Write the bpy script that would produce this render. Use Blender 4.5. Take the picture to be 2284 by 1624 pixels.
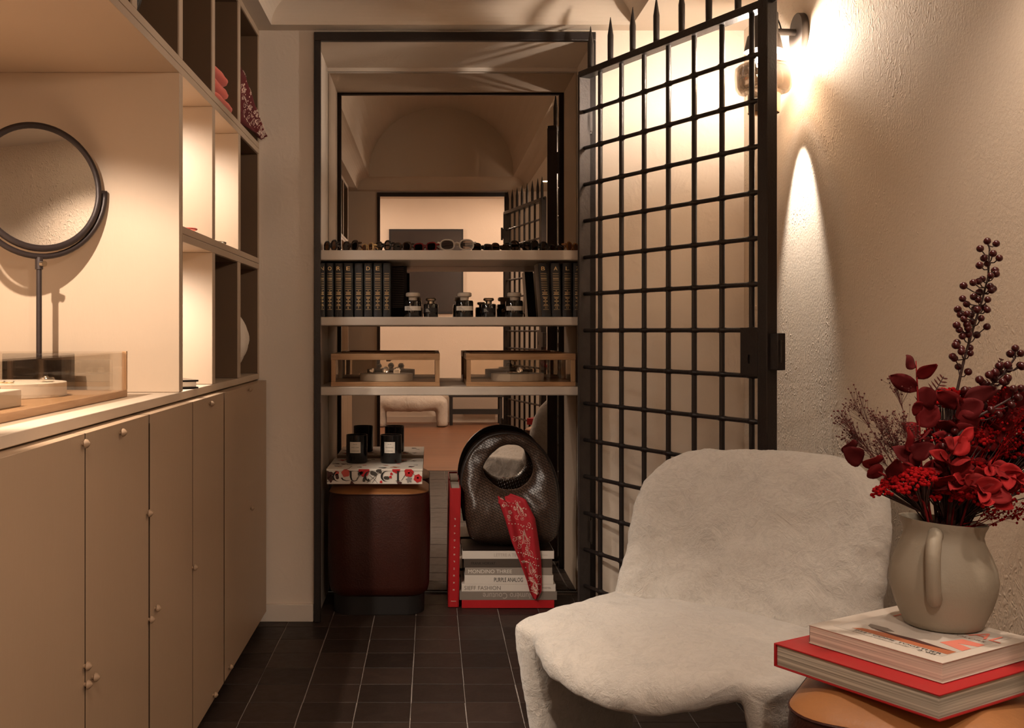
import bpy, bmesh, math, random
from mathutils import Vector, Matrix, Euler, noise
PI = math.pi
rnd = random.Random(7)
S = bpy.context.scene
COL = S.collection
for o in list(bpy.data.objects):
    bpy.data.objects.remove(o)

# ------------------------------------------------------------------ camera
F, CU, CV, H = 2361.0, 963.0, 740.0, 1.093      # focal length in px, vanishing point, eye height
cam = bpy.data.cameras.new('camera'); camo = bpy.data.objects.new('camera', cam); COL.objects.link(camo)
cam.sensor_fit = 'HORIZONTAL'; cam.sensor_width = 36.0; cam.lens = F / 2284 * 36.0
cam.shift_x = (1142 - CU) / 2284; cam.shift_y = (CV - 812) / 2284
cam.clip_start = 0.02; cam.clip_end = 60
camo.location = (0, 0, H); camo.rotation_euler = (PI / 2, 0, 0)
S.camera = camo
# ------------------------------------------------------------------ view + world
vs = S.view_settings
vs.view_transform = 'Standard'; vs.look = 'None'; vs.gamma = 1.0; vs.use_curve_mapping = False
vs.exposure = 1.12
w = bpy.data.worlds.new('world'); S.world = w; w.use_nodes = True
w.node_tree.nodes['Background'].inputs[0].default_value = (0.9, 0.7, 0.5, 1)
w.node_tree.nodes['Background'].inputs[1].default_value = 0.02
WARM = (1.0, 0.80, 0.64)
WARM2 = (1.0, 0.83, 0.67)
SOFT = (1.0, 0.89, 0.78)

def lamp(name, kind, loc, power, color=WARM, size=0.05, parent=None, target=None, spot=60, blend=0.5, shape=None, size_y=None):
    l = bpy.data.lights.new(name, kind); l.energy = power; l.color = color
    if kind == 'AREA':
        l.size = size
        if size_y: l.shape = 'RECTANGLE'; l.size_y = size_y
    else:
        l.shadow_soft_size = size
    if kind == 'SPOT':
        l.spot_size = math.radians(spot); l.spot_blend = blend
    o = bpy.data.objects.new(name, l); COL.objects.link(o)
    o.location = loc
    if target is not None:
        o.rotation_euler = (Vector(target) - Vector(loc)).to_track_quat('-Z', 'Y').to_euler()
    if parent is not None:
        mi = parent.matrix_basis.inverted()
        o.parent = parent; o.matrix_basis = mi @ Matrix.LocRotScale(o.location, o.rotation_euler, None)
    return o

def P(u, v, Y):                                  # photograph pixel at depth Y -> world point
    return Vector(((u - CU) * Y / F, Y, H - (v - CV) * Y / F))

# ------------------------------------------------------------------ materials
def new_mat(name):
    m = bpy.data.materials.new(name); m.use_nodes = True
    nt = m.node_tree
    return m, nt, nt.nodes['Principled BSDF']
def L(nt, a, b): nt.links.new(a, b)
def N(nt, t, **kw):
    n = nt.nodes.new(t)
    for k, v in kw.items(): setattr(n, k, v)
    return n
def setin(n, **kw):
    for k, v in kw.items(): n.inputs[k.replace('_', ' ')].default_value = v

def mat(name, col, rough=0.5, metal=0.0, bump=0.0, bscale=40, var=0.0, vscale=8, spec=0.5, coat=0.0, sheen=0.0, stretch=None, detail=6, trans=0.0, rvar=0.0, randval=0.0):
    m, nt, b = new_mat(name)
    c4 = (*col, 1)
    b.inputs['Base Color'].default_value = c4
    setin(b, Roughness=rough, Metallic=metal)
    b.inputs['Specular IOR Level'].default_value = spec
    b.inputs['Coat Weight'].default_value = coat
    b.inputs['Sheen Weight'].default_value = sheen
    b.inputs['Transmission Weight'].default_value = trans
    tc = N(nt, 'ShaderNodeTexCoord'); mp = N(nt, 'ShaderNodeMapping')
    L(nt, tc.outputs['Object'], mp.inputs[0])
    if stretch: mp.inputs['Scale'].default_value = stretch
    if var > 0:
        nz = N(nt, 'ShaderNodeTexNoise'); setin(nz, Scale=vscale, Detail=5.0, Roughness=0.6)
        L(nt, mp.outputs[0], nz.inputs['Vector'])
        mx = N(nt, 'ShaderNodeMix', data_type='RGBA')
        mx.inputs[6].default_value = tuple(max(0, x * (1 - var)) for x in col) + (1,)
        mx.inputs[7].default_value = tuple(min(1, x * (1 + var)) for x in col) + (1,)
        L(nt, nz.outputs[0], mx.inputs[0]); L(nt, mx.outputs[2], b.inputs['Base Color'])
    if randval > 0:
        oi = N(nt, 'ShaderNodeObjectInfo'); hs = N(nt, 'ShaderNodeHueSaturation')
        mr = N(nt, 'ShaderNodeMapRange'); mr.inputs[3].default_value = 1 - randval; mr.inputs[4].default_value = 1 + randval
        L(nt, oi.outputs['Random'], mr.inputs[0]); L(nt, mr.outputs[0], hs.inputs['Value'])
        src = b.inputs['Base Color'].links[0].from_socket if b.inputs['Base Color'].links else None
        if src: L(nt, src, hs.inputs['Color'])
        else: hs.inputs['Color'].default_value = c4
        L(nt, hs.outputs[0], b.inputs['Base Color'])
    if rvar > 0:
        n3 = N(nt, 'ShaderNodeTexNoise'); setin(n3, Scale=vscale * 1.7, Detail=4.0)
        L(nt, mp.outputs[0], n3.inputs['Vector'])
        mr = N(nt, 'ShaderNodeMapRange'); mr.inputs[3].default_value = max(0, rough - rvar); mr.inputs[4].default_value = min(1, rough + rvar)
        L(nt, n3.outputs[0], mr.inputs[0]); L(nt, mr.outputs[0], b.inputs['Roughness'])
    if bump > 0:
        n2 = N(nt, 'ShaderNodeTexNoise'); setin(n2, Scale=bscale, Detail=float(detail), Roughness=0.6)
        L(nt, mp.outputs[0], n2.inputs['Vector'])
        bp = N(nt, 'ShaderNodeBump'); setin(bp, Strength=bump, Distance=0.01)
        L(nt, n2.outputs[0], bp.inputs['Height']); L(nt, bp.outputs[0], b.inputs['Normal'])
    return m

def plaster(name, col, strength, vert=True, sc=26):
    """trowelled lime plaster: ridged strokes plus fine grain"""
    m, nt, b = new_mat(name)
    setin(b, Roughness=0.82); b.inputs['Specular IOR Level'].default_value = 0.25
    tc = N(nt, 'ShaderNodeTexCoord'); mp = N(nt, 'ShaderNodeMapping')
    L(nt, tc.outputs['Object'], mp.inputs[0])
    mp.inputs['Scale'].default_value = (1, 1, 0.72) if vert else (1, 1, 1)
    big = N(nt, 'ShaderNodeTexNoise'); setin(big, Scale=2.3, Detail=3.0); L(nt, tc.outputs['Object'], big.inputs['Vector'])
    n1 = N(nt, 'ShaderNodeTexNoise'); n1.noise_type = 'RIDGED_MULTIFRACTAL'
    setin(n1, Scale=float(sc), Detail=3.0, Roughness=0.5, Distortion=1.8); L(nt, mp.outputs[0], n1.inputs['Vector'])
    n2 = N(nt, 'ShaderNodeTexNoise'); setin(n2, Scale=110.0, Detail=5.0, Roughness=0.7); L(nt, tc.outputs['Object'], n2.inputs['Vector'])
    mr = N(nt, 'ShaderNodeMapRange'); setin(mr, From_Min=0.42, From_Max=0.62, To_Min=0.08, To_Max=1.0); L(nt, big.outputs[0], mr.inputs[0])
    mu = N(nt, 'ShaderNodeMath', operation='MULTIPLY'); L(nt, n1.outputs[0], mu.inputs[0]); L(nt, mr.outputs[0], mu.inputs[1])
    ad = N(nt, 'ShaderNodeMath', operation='MULTIPLY_ADD'); L(nt, n2.outputs[0], ad.inputs[0]); ad.inputs[1].default_value = 0.35; L(nt, mu.outputs[0], ad.inputs[2])
    bp = N(nt, 'ShaderNodeBump'); setin(bp, Strength=strength, Distance=0.006); L(nt, ad.outputs[0], bp.inputs['Height']); L(nt, bp.outputs[0], b.inputs['Normal'])
    mx = N(nt, 'ShaderNodeMix', data_type='RGBA'); mx.inputs[6].default_value = tuple(x * 0.93 for x in col) + (1,); mx.inputs[7].default_value = tuple(min(1, x * 1.05) for x in col) + (1,)
    L(nt, big.outputs[0], mx.inputs[0]); L(nt, mx.outputs[2], b.inputs['Base Color'])
    return m

def wood(name, c1, c2, axis=0, scale=1.0, rough=0.45, coords='Object'):
    m, nt, b = new_mat(name); setin(b, Roughness=rough)
    tc = N(nt, 'ShaderNodeTexCoord'); mp = N(nt, 'ShaderNodeMapping'); L(nt, tc.outputs[coords], mp.inputs[0])
    sc = [60, 60, 60]; sc[axis] = 5; mp.inputs['Scale'].default_value = [x * scale for x in sc]
    n = N(nt, 'ShaderNodeTexNoise'); setin(n, Scale=1.0, Detail=6.0, Roughness=0.6, Distortion=0.6); L(nt, mp.outputs[0], n.inputs['Vector'])
    cr = N(nt, 'ShaderNodeValToRGB'); cr.color_ramp.elements[0].position = 0.35; cr.color_ramp.elements[1].position = 0.68
    cr.color_ramp.elements[0].color = (*c2, 1); cr.color_ramp.elements[1].color = (*c1, 1)
    L(nt, n.outputs[0], cr.inputs[0]); L(nt, cr.outputs[0], b.inputs['Base Color'])
    bp = N(nt, 'ShaderNodeBump'); setin(bp, Strength=0.15, Distance=0.002); L(nt, n.outputs[0], bp.inputs['Height']); L(nt, bp.outputs[0], b.inputs['Normal'])
    return m

def glass(name, tint=(0.97, 0.95, 0.92), refl=0.06, rough=0.0):
    m = bpy.data.materials.new(name); m.use_nodes = True; nt = m.node_tree; nt.nodes.clear()
    out = N(nt, 'ShaderNodeOutputMaterial'); mix = N(nt, 'ShaderNodeMixShader'); tr = N(nt, 'ShaderNodeBsdfTransparent'); gl = N(nt, 'ShaderNodeBsdfGlossy')
    tr.inputs[0].default_value = (*tint, 1); gl.inputs['Roughness'].default_value = rough
    fr = N(nt, 'ShaderNodeFresnel'); fr.inputs[0].default_value = 1.45
    ad = N(nt, 'ShaderNodeMath', operation='MULTIPLY_ADD'); ad.inputs[1].default_value = 0.45; ad.inputs[2].default_value = refl * 0.2
    L(nt, fr.outputs[0], ad.inputs[0]); L(nt, ad.outputs[0], mix.inputs[0]); L(nt, tr.outputs[0], mix.inputs[1]); L(nt, gl.outputs[0], mix.inputs[2]); L(nt, mix.outputs[0], out.inputs[0])
    return m

def emit(name, col, strength):
    m, nt, b = new_mat(name); b.inputs['Base Color'].default_value = (*col, 1)
    b.inputs['Emission Color'].default_value = (*col, 1); b.inputs['Emission Strength'].default_value = strength
    return m

def fur(name, col):
    m, nt, b = new_mat(name); setin(b, Roughness=0.95); b.inputs['Specular IOR Level'].default_value = 0.15
    b.inputs['Sheen Weight'].default_value = 0.35; b.inputs['Sheen Roughness'].default_value = 0.6
    tc = N(nt, 'ShaderNodeTexCoord')
    n1 = N(nt, 'ShaderNodeTexNoise'); setin(n1, Scale=9.0, Detail=5.0, Roughness=0.6, Distortion=1.2); L(nt, tc.outputs['Object'], n1.inputs['Vector'])
    n2 = N(nt, 'ShaderNodeTexNoise'); setin(n2, Scale=170.0, Detail=4.0, Roughness=0.7, Distortion=1.5)
    mp = N(nt, 'ShaderNodeMapping'); mp.inputs['Scale'].default_value = (1, 1, 0.45); L(nt, tc.outputs['Object'], mp.inputs[0]); L(nt, mp.outputs[0], n2.inputs['Vector'])
    n3 = N(nt, 'ShaderNodeTexNoise'); setin(n3, Scale=38.0, Detail=5.0, Roughness=0.65, Distortion=2.0); L(nt, tc.outputs['Object'], n3.inputs['Vector'])
    mr = N(nt, 'ShaderNodeMapRange'); setin(mr, From_Min=0.35, From_Max=0.65); L(nt, n1.outputs[0], mr.inputs[0])
    mu = N(nt, 'ShaderNodeMath', operation='MULTIPLY'); L(nt, n3.outputs[0], mu.inputs[0]); L(nt, mr.outputs[0], mu.inputs[1])
    ad = N(nt, 'ShaderNodeMath', operation='MULTIPLY_ADD'); L(nt, n2.outputs[0], ad.inputs[0]); ad.inputs[1].default_value = 0.22; L(nt, mu.outputs[0], ad.inputs[2])
    bp = N(nt, 'ShaderNodeBump'); setin(bp, Strength=0.8, Distance=0.008); L(nt, ad.outputs[0], bp.inputs['Height']); L(nt, bp.outputs[0], b.inputs['Normal'])
    mx = N(nt, 'ShaderNodeMix', data_type='RGBA'); mx.inputs[6].default_value = tuple(x * 0.86 for x in col) + (1,); mx.inputs[7].default_value = (*col, 1)
    m3 = N(nt, 'ShaderNodeMapRange'); setin(m3, From_Min=0.3, From_Max=0.55); L(nt, n3.outputs[0], m3.inputs[0]); L(nt, m3.outputs[0], mx.inputs[0]); L(nt, mx.outputs[2], b.inputs['Base Color'])
    return m

def pages(name, c1, c2, coords='Object'):
    m, nt, b = new_mat(name); setin(b, Roughness=0.8)
    tc = N(nt, 'ShaderNodeTexCoord'); mp = N(nt, 'ShaderNodeMapping'); L(nt, tc.outputs[coords], mp.inputs[0]); mp.inputs['Scale'].default_value = (2, 2, 260)
    n = N(nt, 'ShaderNodeTexNoise'); setin(n, Scale=1.0, Detail=3.0); L(nt, mp.outputs[0], n.inputs['Vector'])
    mx = N(nt, 'ShaderNodeMix', data_type='RGBA'); mx.inputs[6].default_value = (*c2, 1); mx.inputs[7].default_value = (*c1, 1)
    mr = N(nt, 'ShaderNodeMapRange'); setin(mr, From_Min=0.38, From_Max=0.6); L(nt, n.outputs[0], mr.inputs[0]); L(nt, mr.outputs[0], mx.inputs[0]); L(nt, mx.outputs[2], b.inputs['Base Color'])
    bp = N(nt, 'ShaderNodeBump'); setin(bp, Strength=0.4, Distance=0.001); L(nt, n.outputs[0], bp.inputs['Height']); L(nt, bp.outputs[0], b.inputs['Normal'])
    return m

def woven(name, c1, c2):
    m, nt, b = new_mat(name); setin(b, Roughness=0.34); b.inputs['Specular IOR Level'].default_value = 0.6
    tc = N(nt, 'ShaderNodeTexCoord'); mp = N(nt, 'ShaderNodeMapping'); L(nt, tc.outputs['UV'], mp.inputs[0]); mp.inputs['Rotation'].default_value = (0, 0, .5); mp.inputs['Scale'].default_value = (1, 1, 1)
    br = N(nt, 'ShaderNodeTexBrick'); br.offset = 0.5; setin(br, Scale=58.0, Mortar_Size=0.06, Mortar_Smooth=0.8, Brick_Width=0.95, Row_Height=0.52)
    br.inputs['Color1'].default_value = (*c1, 1); br.inputs['Color2'].default_value = (*[x * 0.8 for x in c1], 1); br.inputs['Mortar'].default_value = (*c2, 1)
    L(nt, mp.outputs[0], br.inputs['Vector']); L(nt, br.outputs['Color'], b.inputs['Base Color'])
    inv = N(nt, 'ShaderNodeMath', operation='SUBTRACT'); inv.inputs[0].default_value = 1.0; L(nt, br.outputs['Fac'], inv.inputs[1])
    bp = N(nt, 'ShaderNodeBump'); setin(bp, Strength=0.9, Distance=0.003); L(nt, inv.outputs[0], bp.inputs['Height']); L(nt, bp.outputs[0], b.inputs['Normal'])
    return m

M = {}
M['wall'] = plaster('plaster_wall', (0.72, 0.62, 0.52), 0.35, True, 18)
M['stucco'] = plaster('stucco_wall', (0.72, 0.615, 0.50), 0.85, True, 60)
M['ceil'] = mat('ceiling_plaster', (0.60, 0.51, 0.415), 0.85, bump=0.05, bscale=30)
M['white_trim'] = mat('white_trim', (0.66, 0.58, 0.50), 0.55, bump=0.05, bscale=60)
M['niche'] = mat('niche_plaster', (0.66, 0.57, 0.47), 0.6, bump=0.08, bscale=50)
M['grout'] = mat('grout', (0.25, 0.21, 0.185), 0.9, bump=0.3, bscale=150, var=0.6, vscale=9)
M['tile'] = mat('black_tile', (0.026, 0.016, 0.012), 0.5, bump=0.12, bscale=35, var=0.4, vscale=14, rvar=0.12, randval=0.35, spec=0.3)
M['woodfloor'] = wood('warm_wood_floor', (0.24, 0.105, 0.05), (0.17, 0.07, 0.032), 0, 0.25, 0.4)
M['paint'] = mat('taupe_paint', (0.43, 0.32, 0.225), 0.5, bump=0.04, bscale=90, var=0.05, vscale=3, stretch=(1, 1, 0.25))
M['lining'] = mat('brown_cubby_shade', (0.115, 0.062, 0.028), 0.6, bump=0.03, bscale=80)  # shade of the unlit cubbies put into the board colour
M['paint_shaded'] = mat('taupe_paint_shaded', (0.36, 0.245, 0.155), 0.42, bump=0.04, bscale=90, var=0.06, vscale=3, stretch=(1, 1, 0.25))  # same paint as the shelving, darkened because the doors catch less light
M['gap_shade'] = mat('door_gap_shade', (0.045, 0.025, 0.014), 0.8, spec=0.1)  # near-black edges imitate shade in the gaps between doors
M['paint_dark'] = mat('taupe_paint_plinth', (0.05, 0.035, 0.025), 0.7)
M['inner'] = mat('taupe_board', (0.50, 0.39, 0.29), 0.6, bump=0.03, bscale=80)
M['iron'] = mat('blackened_iron', (0.022, 0.016, 0.014), 0.38, metal=0.35, bump=0.15, bscale=120, spec=0.6, rvar=0.1)
M['iron2'] = mat('iron_plate', (0.05, 0.04, 0.036), 0.5, metal=0.3, bump=0.2, bscale=70, var=0.3, vscale=25)
M['mirror'] = mat('mirror_glass', (0.62, 0.55, 0.49), 0.0, metal=1.0)
M['mirror2'] = mat('clear_mirror', (0.86, 0.82, 0.78), 0.0, metal=1.0)
M['shelf'] = mat('cream_lacquer', (0.62, 0.54, 0.46), 0.38, bump=0.02)
M['oak'] = wood('oak', (0.50, 0.30, 0.155), (0.36, 0.19, 0.085), 0, 1.0)
M['oak_y'] = wood('oak_long', (0.50, 0.30, 0.165), (0.38, 0.21, 0.10), 1, 1.0)
M['oak_z'] = wood('oak_upright', (0.50, 0.30, 0.155), (0.36, 0.19, 0.085), 2, 1.0)
M['glass'] = glass('clear_glass')
M['glass_smoke'] = glass('smoked_glass', (0.66, 0.60, 0.54), 0.8)
M['cream'] = mat('cream_felt', (0.72, 0.63, 0.52), 0.85, bump=0.08, bscale=160)
M['white'] = mat('white_paper', (0.78, 0.72, 0.64), 0.6)
M['offwhite'] = mat('off_white_cloth', (0.74, 0.66, 0.56), 0.9, bump=0.2, bscale=90)
M['black'] = mat('black_gloss', (0.008, 0.007, 0.007), 0.18, spec=0.5)
M['black_leather'] = mat('black_leather', (0.012, 0.010, 0.010), 0.30, bump=0.35, bscale=240, spec=0.6)
M['black_matt'] = mat('black_matt', (0.012, 0.010, 0.010), 0.6)
M['charcoal'] = mat('charcoal', (0.035, 0.028, 0.024), 0.6)
M['gold'] = mat('gold_foil', (0.75, 0.55, 0.28), 0.35, metal=0.85)
M['silver'] = mat('polished_silver', (0.85, 0.82, 0.78), 0.14, metal=1.0)
M['chrome'] = mat('warm_chrome', (0.70, 0.60, 0.48), 0.16, metal=1.0)
M['bronze'] = mat('dark_bronze', (0.030, 0.020, 0.018), 0.42, metal=0.4, bump=0.08, bscale=90)
M['lampgrey'] = mat('grey_lamp_paint', (0.06, 0.046, 0.038), 0.55, bump=0.06, bscale=200)
M['red_cloth'] = mat('red_book_cloth', (0.42, 0.008, 0.012), 0.45, bump=0.1, bscale=400)
M['red_ink'] = mat('red_ink', (0.55, 0.012, 0.012), 0.6)
M['coral_ink'] = mat('coral_ink', (0.72, 0.22, 0.16), 0.55)
M['pages'] = pages('page_block', (0.78, 0.70, 0.60), (0.50, 0.43, 0.36))
M['pages_grey'] = pages('page_block_grey', (0.62, 0.57, 0.48), (0.30, 0.27, 0.22))
M['grey_cover'] = mat('grey_cover', (0.30, 0.25, 0.21), 0.45)
M['darkgrey_cover'] = mat('dark_grey_cover', (0.075, 0.055, 0.042), 0.4)
M['midgrey_cover'] = mat('mid_grey_cover', (0.22, 0.18, 0.15), 0.3)
M['white_cover'] = mat('white_cover', (0.66, 0.59, 0.52), 0.35)
M['ink'] = mat('black_ink', (0.012, 0.009, 0.008), 0.6)
M['ink_grey'] = mat('grey_ink', (0.20, 0.165, 0.14), 0.6)
M['ink_pale'] = mat('pale_ink', (0.45, 0.38, 0.33), 0.6)
M['leather_red'] = mat('oxblood_leather', (0.045, 0.009, 0.005), 0.42, bump=0.25, bscale=160, var=0.5, vscale=7, spec=0.45)
M['leather_tan'] = mat('tan_leather', (0.36, 0.155, 0.055), 0.45, bump=0.12, bscale=120, var=0.22, vscale=9)
M['fur'] = fur('cream_faux_fur', (0.54, 0.50, 0.45))
M['ceramic'] = mat('stone_ceramic', (0.30, 0.26, 0.20), 0.62, bump=0.12, bscale=70, var=0.06, vscale=5)
M['woven'] = woven('woven_leather', (0.070, 0.038, 0.025), (0.006, 0.004, 0.003))
M['leather_dark'] = mat('dark_brown_leather', (0.018, 0.010, 0.008), 0.35, bump=0.2, bscale=200)
M['bandana'] = mat('red_bandana_cotton', (0.36, 0.006, 0.014), 0.75, var=0.25, vscale=30, bump=0.1, bscale=500)
M['bandana2'] = mat('dark_bandana_cotton', (0.10, 0.004, 0.006), 0.75, var=0.9, vscale=9, bump=0.1, bscale=500)
M['bandana_white'] = mat('bandana_print_white', (0.72, 0.55, 0.45), 0.8)
M['coral'] = mat('coral_knit', (0.78, 0.16, 0.115), 0.9, bump=0.15, bscale=220, sheen=0.2)
M['berry'] = mat('berry_skin', (0.045, 0.003, 0.004), 0.28, spec=0.4)
M['stem'] = mat('dark_stem', (0.035, 0.010, 0.007), 0.6, bump=0.3, bscale=200)
M['leaf'] = mat('red_leaf', (0.13, 0.0050, 0.0065), 0.8, spec=0.2, var=0.35, vscale=16, randval=0.5)
M['leaf_bright'] = mat('bright_red_leaf', (0.23, 0.008, 0.009), 0.8, spec=0.2, var=0.25, vscale=20, randval=0.35)
M['bloom'] = mat('red_bloom', (0.24, 0.0030, 0.0045), 0.9, spec=0.1, var=0.35, vscale=60)
M['spray'] = mat('dried_spray', (0.085, 0.014, 0.010), 0.8)
M['knob'] = mat('turned_wood_knob', (0.27, 0.175, 0.105), 0.6)
M['dark_picture'] = mat('dark_picture', (0.02, 0.011, 0.008), 0.45, var=0.5, vscale=3)
M['amber'] = mat('amber_acetate', (0.30, 0.12, 0.03), 0.15, spec=0.6)
M['red_acetate'] = mat('red_acetate', (0.22, 0.008, 0.012), 0.15, spec=0.6)
M['tortoise'] = mat('tortoise_acetate', (0.045, 0.018, 0.008), 0.15, var=0.7, vscale=120)
M['crystal'] = mat('crystal_acetate', (0.86, 0.78, 0.70), 0.1, spec=0.8, trans=0.45)
M['lens'] = glass('tinted_lens', (0.16, 0.12, 0.10), 0.3)
M['lens_brown'] = glass('brown_lens', (0.45, 0.26, 0.12), 0.2)
M['lens_pale'] = glass('pale_lens', (0.40, 0.34, 0.30), 0.2)
M['perfume'] = mat('dark_perfume_glass', (0.010, 0.008, 0.007), 0.05, spec=0.8, coat=0.5)
M['pearl'] = mat('pale_cap', (0.62, 0.52, 0.42), 0.4)
M['bulb'] = emit('glowing_bulb', (1.0, 0.82, 0.60), 30)
M['lamp_bulb'] = emit('lamp_bulb_glow', (1.0, 0.86, 0.72), 690)
M['globe'] = emit('fill_globe', (1.0, 0.81, 0.65), 130)
M['led'] = emit('led_strip', (1.0, 0.84, 0.66), 4)
M['flower_red'] = mat('printed_red', (0.55, 0.012, 0.015), 0.6)
M['flower_pink'] = mat('printed_coral', (0.60, 0.09, 0.07), 0.6)
M['flower_brown'] = mat('printed_brown', (0.075, 0.022, 0.018), 0.6)
M['flower_grey'] = mat('printed_grey', (0.28, 0.26, 0.25), 0.6)
M['flower_leaf'] = mat('printed_leaf', (0.05, 0.04, 0.03), 0.6)
M['earth'] = mat('printed_earth', (0.42, 0.13, 0.055), 0.6, var=0.3, vscale=40)
M['printed_sky'] = mat('printed_sky', (0.52, 0.47, 0.42), 0.6, var=0.15, vscale=20)

# ------------------------------------------------------------------ mesh helpers
class B:
    """collects shapes into one mesh"""
    def __init__(s): s.v = []; s.f = []; s.uv = None
    def add(s, vs_, fs):
        o = len(s.v); s.v += [Vector(p) for p in vs_]; s.f += [tuple(i + o for i in f) for f in fs]; return s
    def box(s, x0, x1, y0, y1, z0, z1):
        return s.add([(x0, y0, z0), (x1, y0, z0), (x1, y1, z0), (x0, y1, z0), (x0, y0, z1), (x1, y0, z1), (x1, y1, z1), (x0, y1, z1)],
                     [(0, 3, 2, 1), (4, 5, 6, 7), (0, 1, 5, 4), (1, 2, 6, 5), (2, 3, 7, 6), (3, 0, 4, 7)])
    def quad(s, a, b, c, d): return s.add([a, b, c, d], [(0, 1, 2, 3)])
    def prism(s, pts, d):                        # closed outline (3-D points) extruded by vector d
        n = len(pts); d = Vector(d); pts = [Vector(p) for p in pts]
        s.add(pts + [p + d for p in pts], [tuple(range(n - 1, -1, -1)), tuple(range(n, 2 * n))] + [(i, (i + 1) % n, n + (i + 1) % n, n + i) for i in range(n)]); return s
    def tube(s, pts, r, n=8, cap=True, closed=False, flat=1.0):
        pts = [Vector(p) for p in pts]; m = len(pts); rs = r if isinstance(r, (list, tuple)) else [r] * m
        ref = Vector((0, 0, 1)); rings = []
        t0 = (pts[1] - pts[0]).normalized()
        if abs(t0.dot(ref)) > 0.9: ref = Vector((1, 0, 0))
        a = t0.cross(ref).normalized()
        for i, p in enumerate(pts):
            if closed: t = (pts[(i + 1) % m] - pts[i - 1])
            else: t = pts[min(i + 1, m - 1)] - pts[max(i - 1, 0)]
            t = t.normalized() if t.length > 1e-9 else t0
            a = (a - t * a.dot(t)); a = a.normalized() if a.length > 1e-6 else t.orthogonal().normalized()
            b = t.cross(a)
            rings.append([p + (a * math.cos(2 * PI * k / n) + b * flat * math.sin(2 * PI * k / n)) * rs[i] for k in range(n)])
        vs_ = [q for rg in rings for q in rg]; fs = []
        for i in range(m if closed else m - 1):
            j = (i + 1) % m
            for k in range(n): fs.append((i * n + k, i * n + (k + 1) % n, j * n + (k + 1) % n, j * n + k))
        if cap and not closed: fs += [tuple(range(n - 1, -1, -1)), tuple((m - 1) * n + k for k in range(n))]
        return s.add(vs_, fs)
    def lathe(s, prof, n=32, c=(0, 0, 0), axis='z'):
        c = Vector(c); vs_ = []; fs = []; m = len(prof)
        for (r, z) in prof:
            for k in range(n):
                a = 2 * PI * k / n; p = (max(r, 1e-5) * math.cos(a), max(r, 1e-5) * math.sin(a), z)
                if axis == 'x': p = (p[2], p[0], p[1])
                if axis == 'y': p = (p[0], p[2], p[1])
                vs_.append(c + Vector(p))
        for i in range(m - 1):
            for k in range(n): fs.append((i * n + k, i * n + (k + 1) % n, (i + 1) * n + (k + 1) % n, (i + 1) * n + k))
        fs += [tuple(range(n - 1, -1, -1)), tuple((m - 1) * n + k for k in range(n))]
        return s.add(vs_, fs)
    def sphere(s, c, r, n=10, m=6, sc=(1, 1, 1)):
        c = Vector(c); vs_ = [c + Vector((0, 0, r * sc[2]))]; fs = []
        for i in range(1, m):
            t = PI * i / m
            for k in range(n):
                a = 2 * PI * k / n; vs_.append(c + Vector((r * math.sin(t) * math.cos(a) * sc[0], r * math.sin(t) * math.sin(a) * sc[1], r * math.cos(t) * sc[2])))
        vs_.append(c - Vector((0, 0, r * sc[2]))); e = len(vs_) - 1
        for k in range(n): fs.append((0, 1 + k, 1 + (k + 1) % n))
        for i in range(m - 2):
            for k in range(n): fs.append((1 + i * n + k, 1 + (i + 1) * n + k, 1 + (i + 1) * n + (k + 1) % n, 1 + i * n + (k + 1) % n))
        for k in range(n): fs.append((e, 1 + (m - 2) * n + (k + 1) % n, 1 + (m - 2) * n + k))
        return s.add(vs_, fs)
    def grid(s, fn, nu, nv, closeu=False, closev=False):
        vs_ = [fn(i / (nu if closeu else nu - 1), j / (nv if closev else nv - 1)) for i in range(nu) for j in range(nv)]
        fs = []
        for i in range(nu if closeu else nu - 1):
            for j in range(nv if closev else nv - 1):
                a, b = (i + 1) % nu, (j + 1) % nv
                fs.append((i * nv + j, a * nv + j, a * nv + b, i * nv + b))
        return s.add(vs_, fs)
    def slab(s, fn, nu, nv, th):                 # grid surface with real thickness (th along normal fn offset param)
        top = [fn(i / (nu - 1), j / (nv - 1), th / 2) for i in range(nu) for j in range(nv)]
        bot = [fn(i / (nu - 1), j / (nv - 1), -th / 2) for i in range(nu) for j in range(nv)]
        fs = []; n = nu * nv
        for i in range(nu - 1):
            for j in range(nv - 1):
                fs.append((i * nv + j, (i + 1) * nv + j, (i + 1) * nv + j + 1, i * nv + j + 1))
                fs.append((n + i * nv + j, n + i * nv + j + 1, n + (i + 1) * nv + j + 1, n + (i + 1) * nv + j))
        for i in range(nu - 1):
            fs.append((i * nv, n + i * nv, n + (i + 1) * nv, (i + 1) * nv)); q = nv - 1
            fs.append((i * nv + q, (i + 1) * nv + q, n + (i + 1) * nv + q, n + i * nv + q))
        for j in range(nv - 1):
            fs.append((j, j + 1, n + j + 1, n + j)); q = (nu - 1) * nv
            fs.append((q + j, n + q + j, n + q + j + 1, q + j + 1))
        return s.add(top + bot, fs)

def mesh_of(bm, name):
    me = bpy.data.meshes.new(name); me.from_pydata([tuple(p) for p in bm.v], [], bm.f)
    b2 = bmesh.new(); b2.from_mesh(me); bmesh.ops.recalc_face_normals(b2, faces=b2.faces[:]); b2.to_mesh(me); b2.free()
    me.update(); return me

def finish(me, material, smooth, angle=40):
    if material is not None:
        me.materials.clear(); me.materials.append(M[material] if isinstance(material, str) else material)
    if smooth:
        for p in me.polygons: p.use_smooth = True
        if angle < 180:
            me.set_sharp_from_angle(angle=math.radians(angle))

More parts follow.
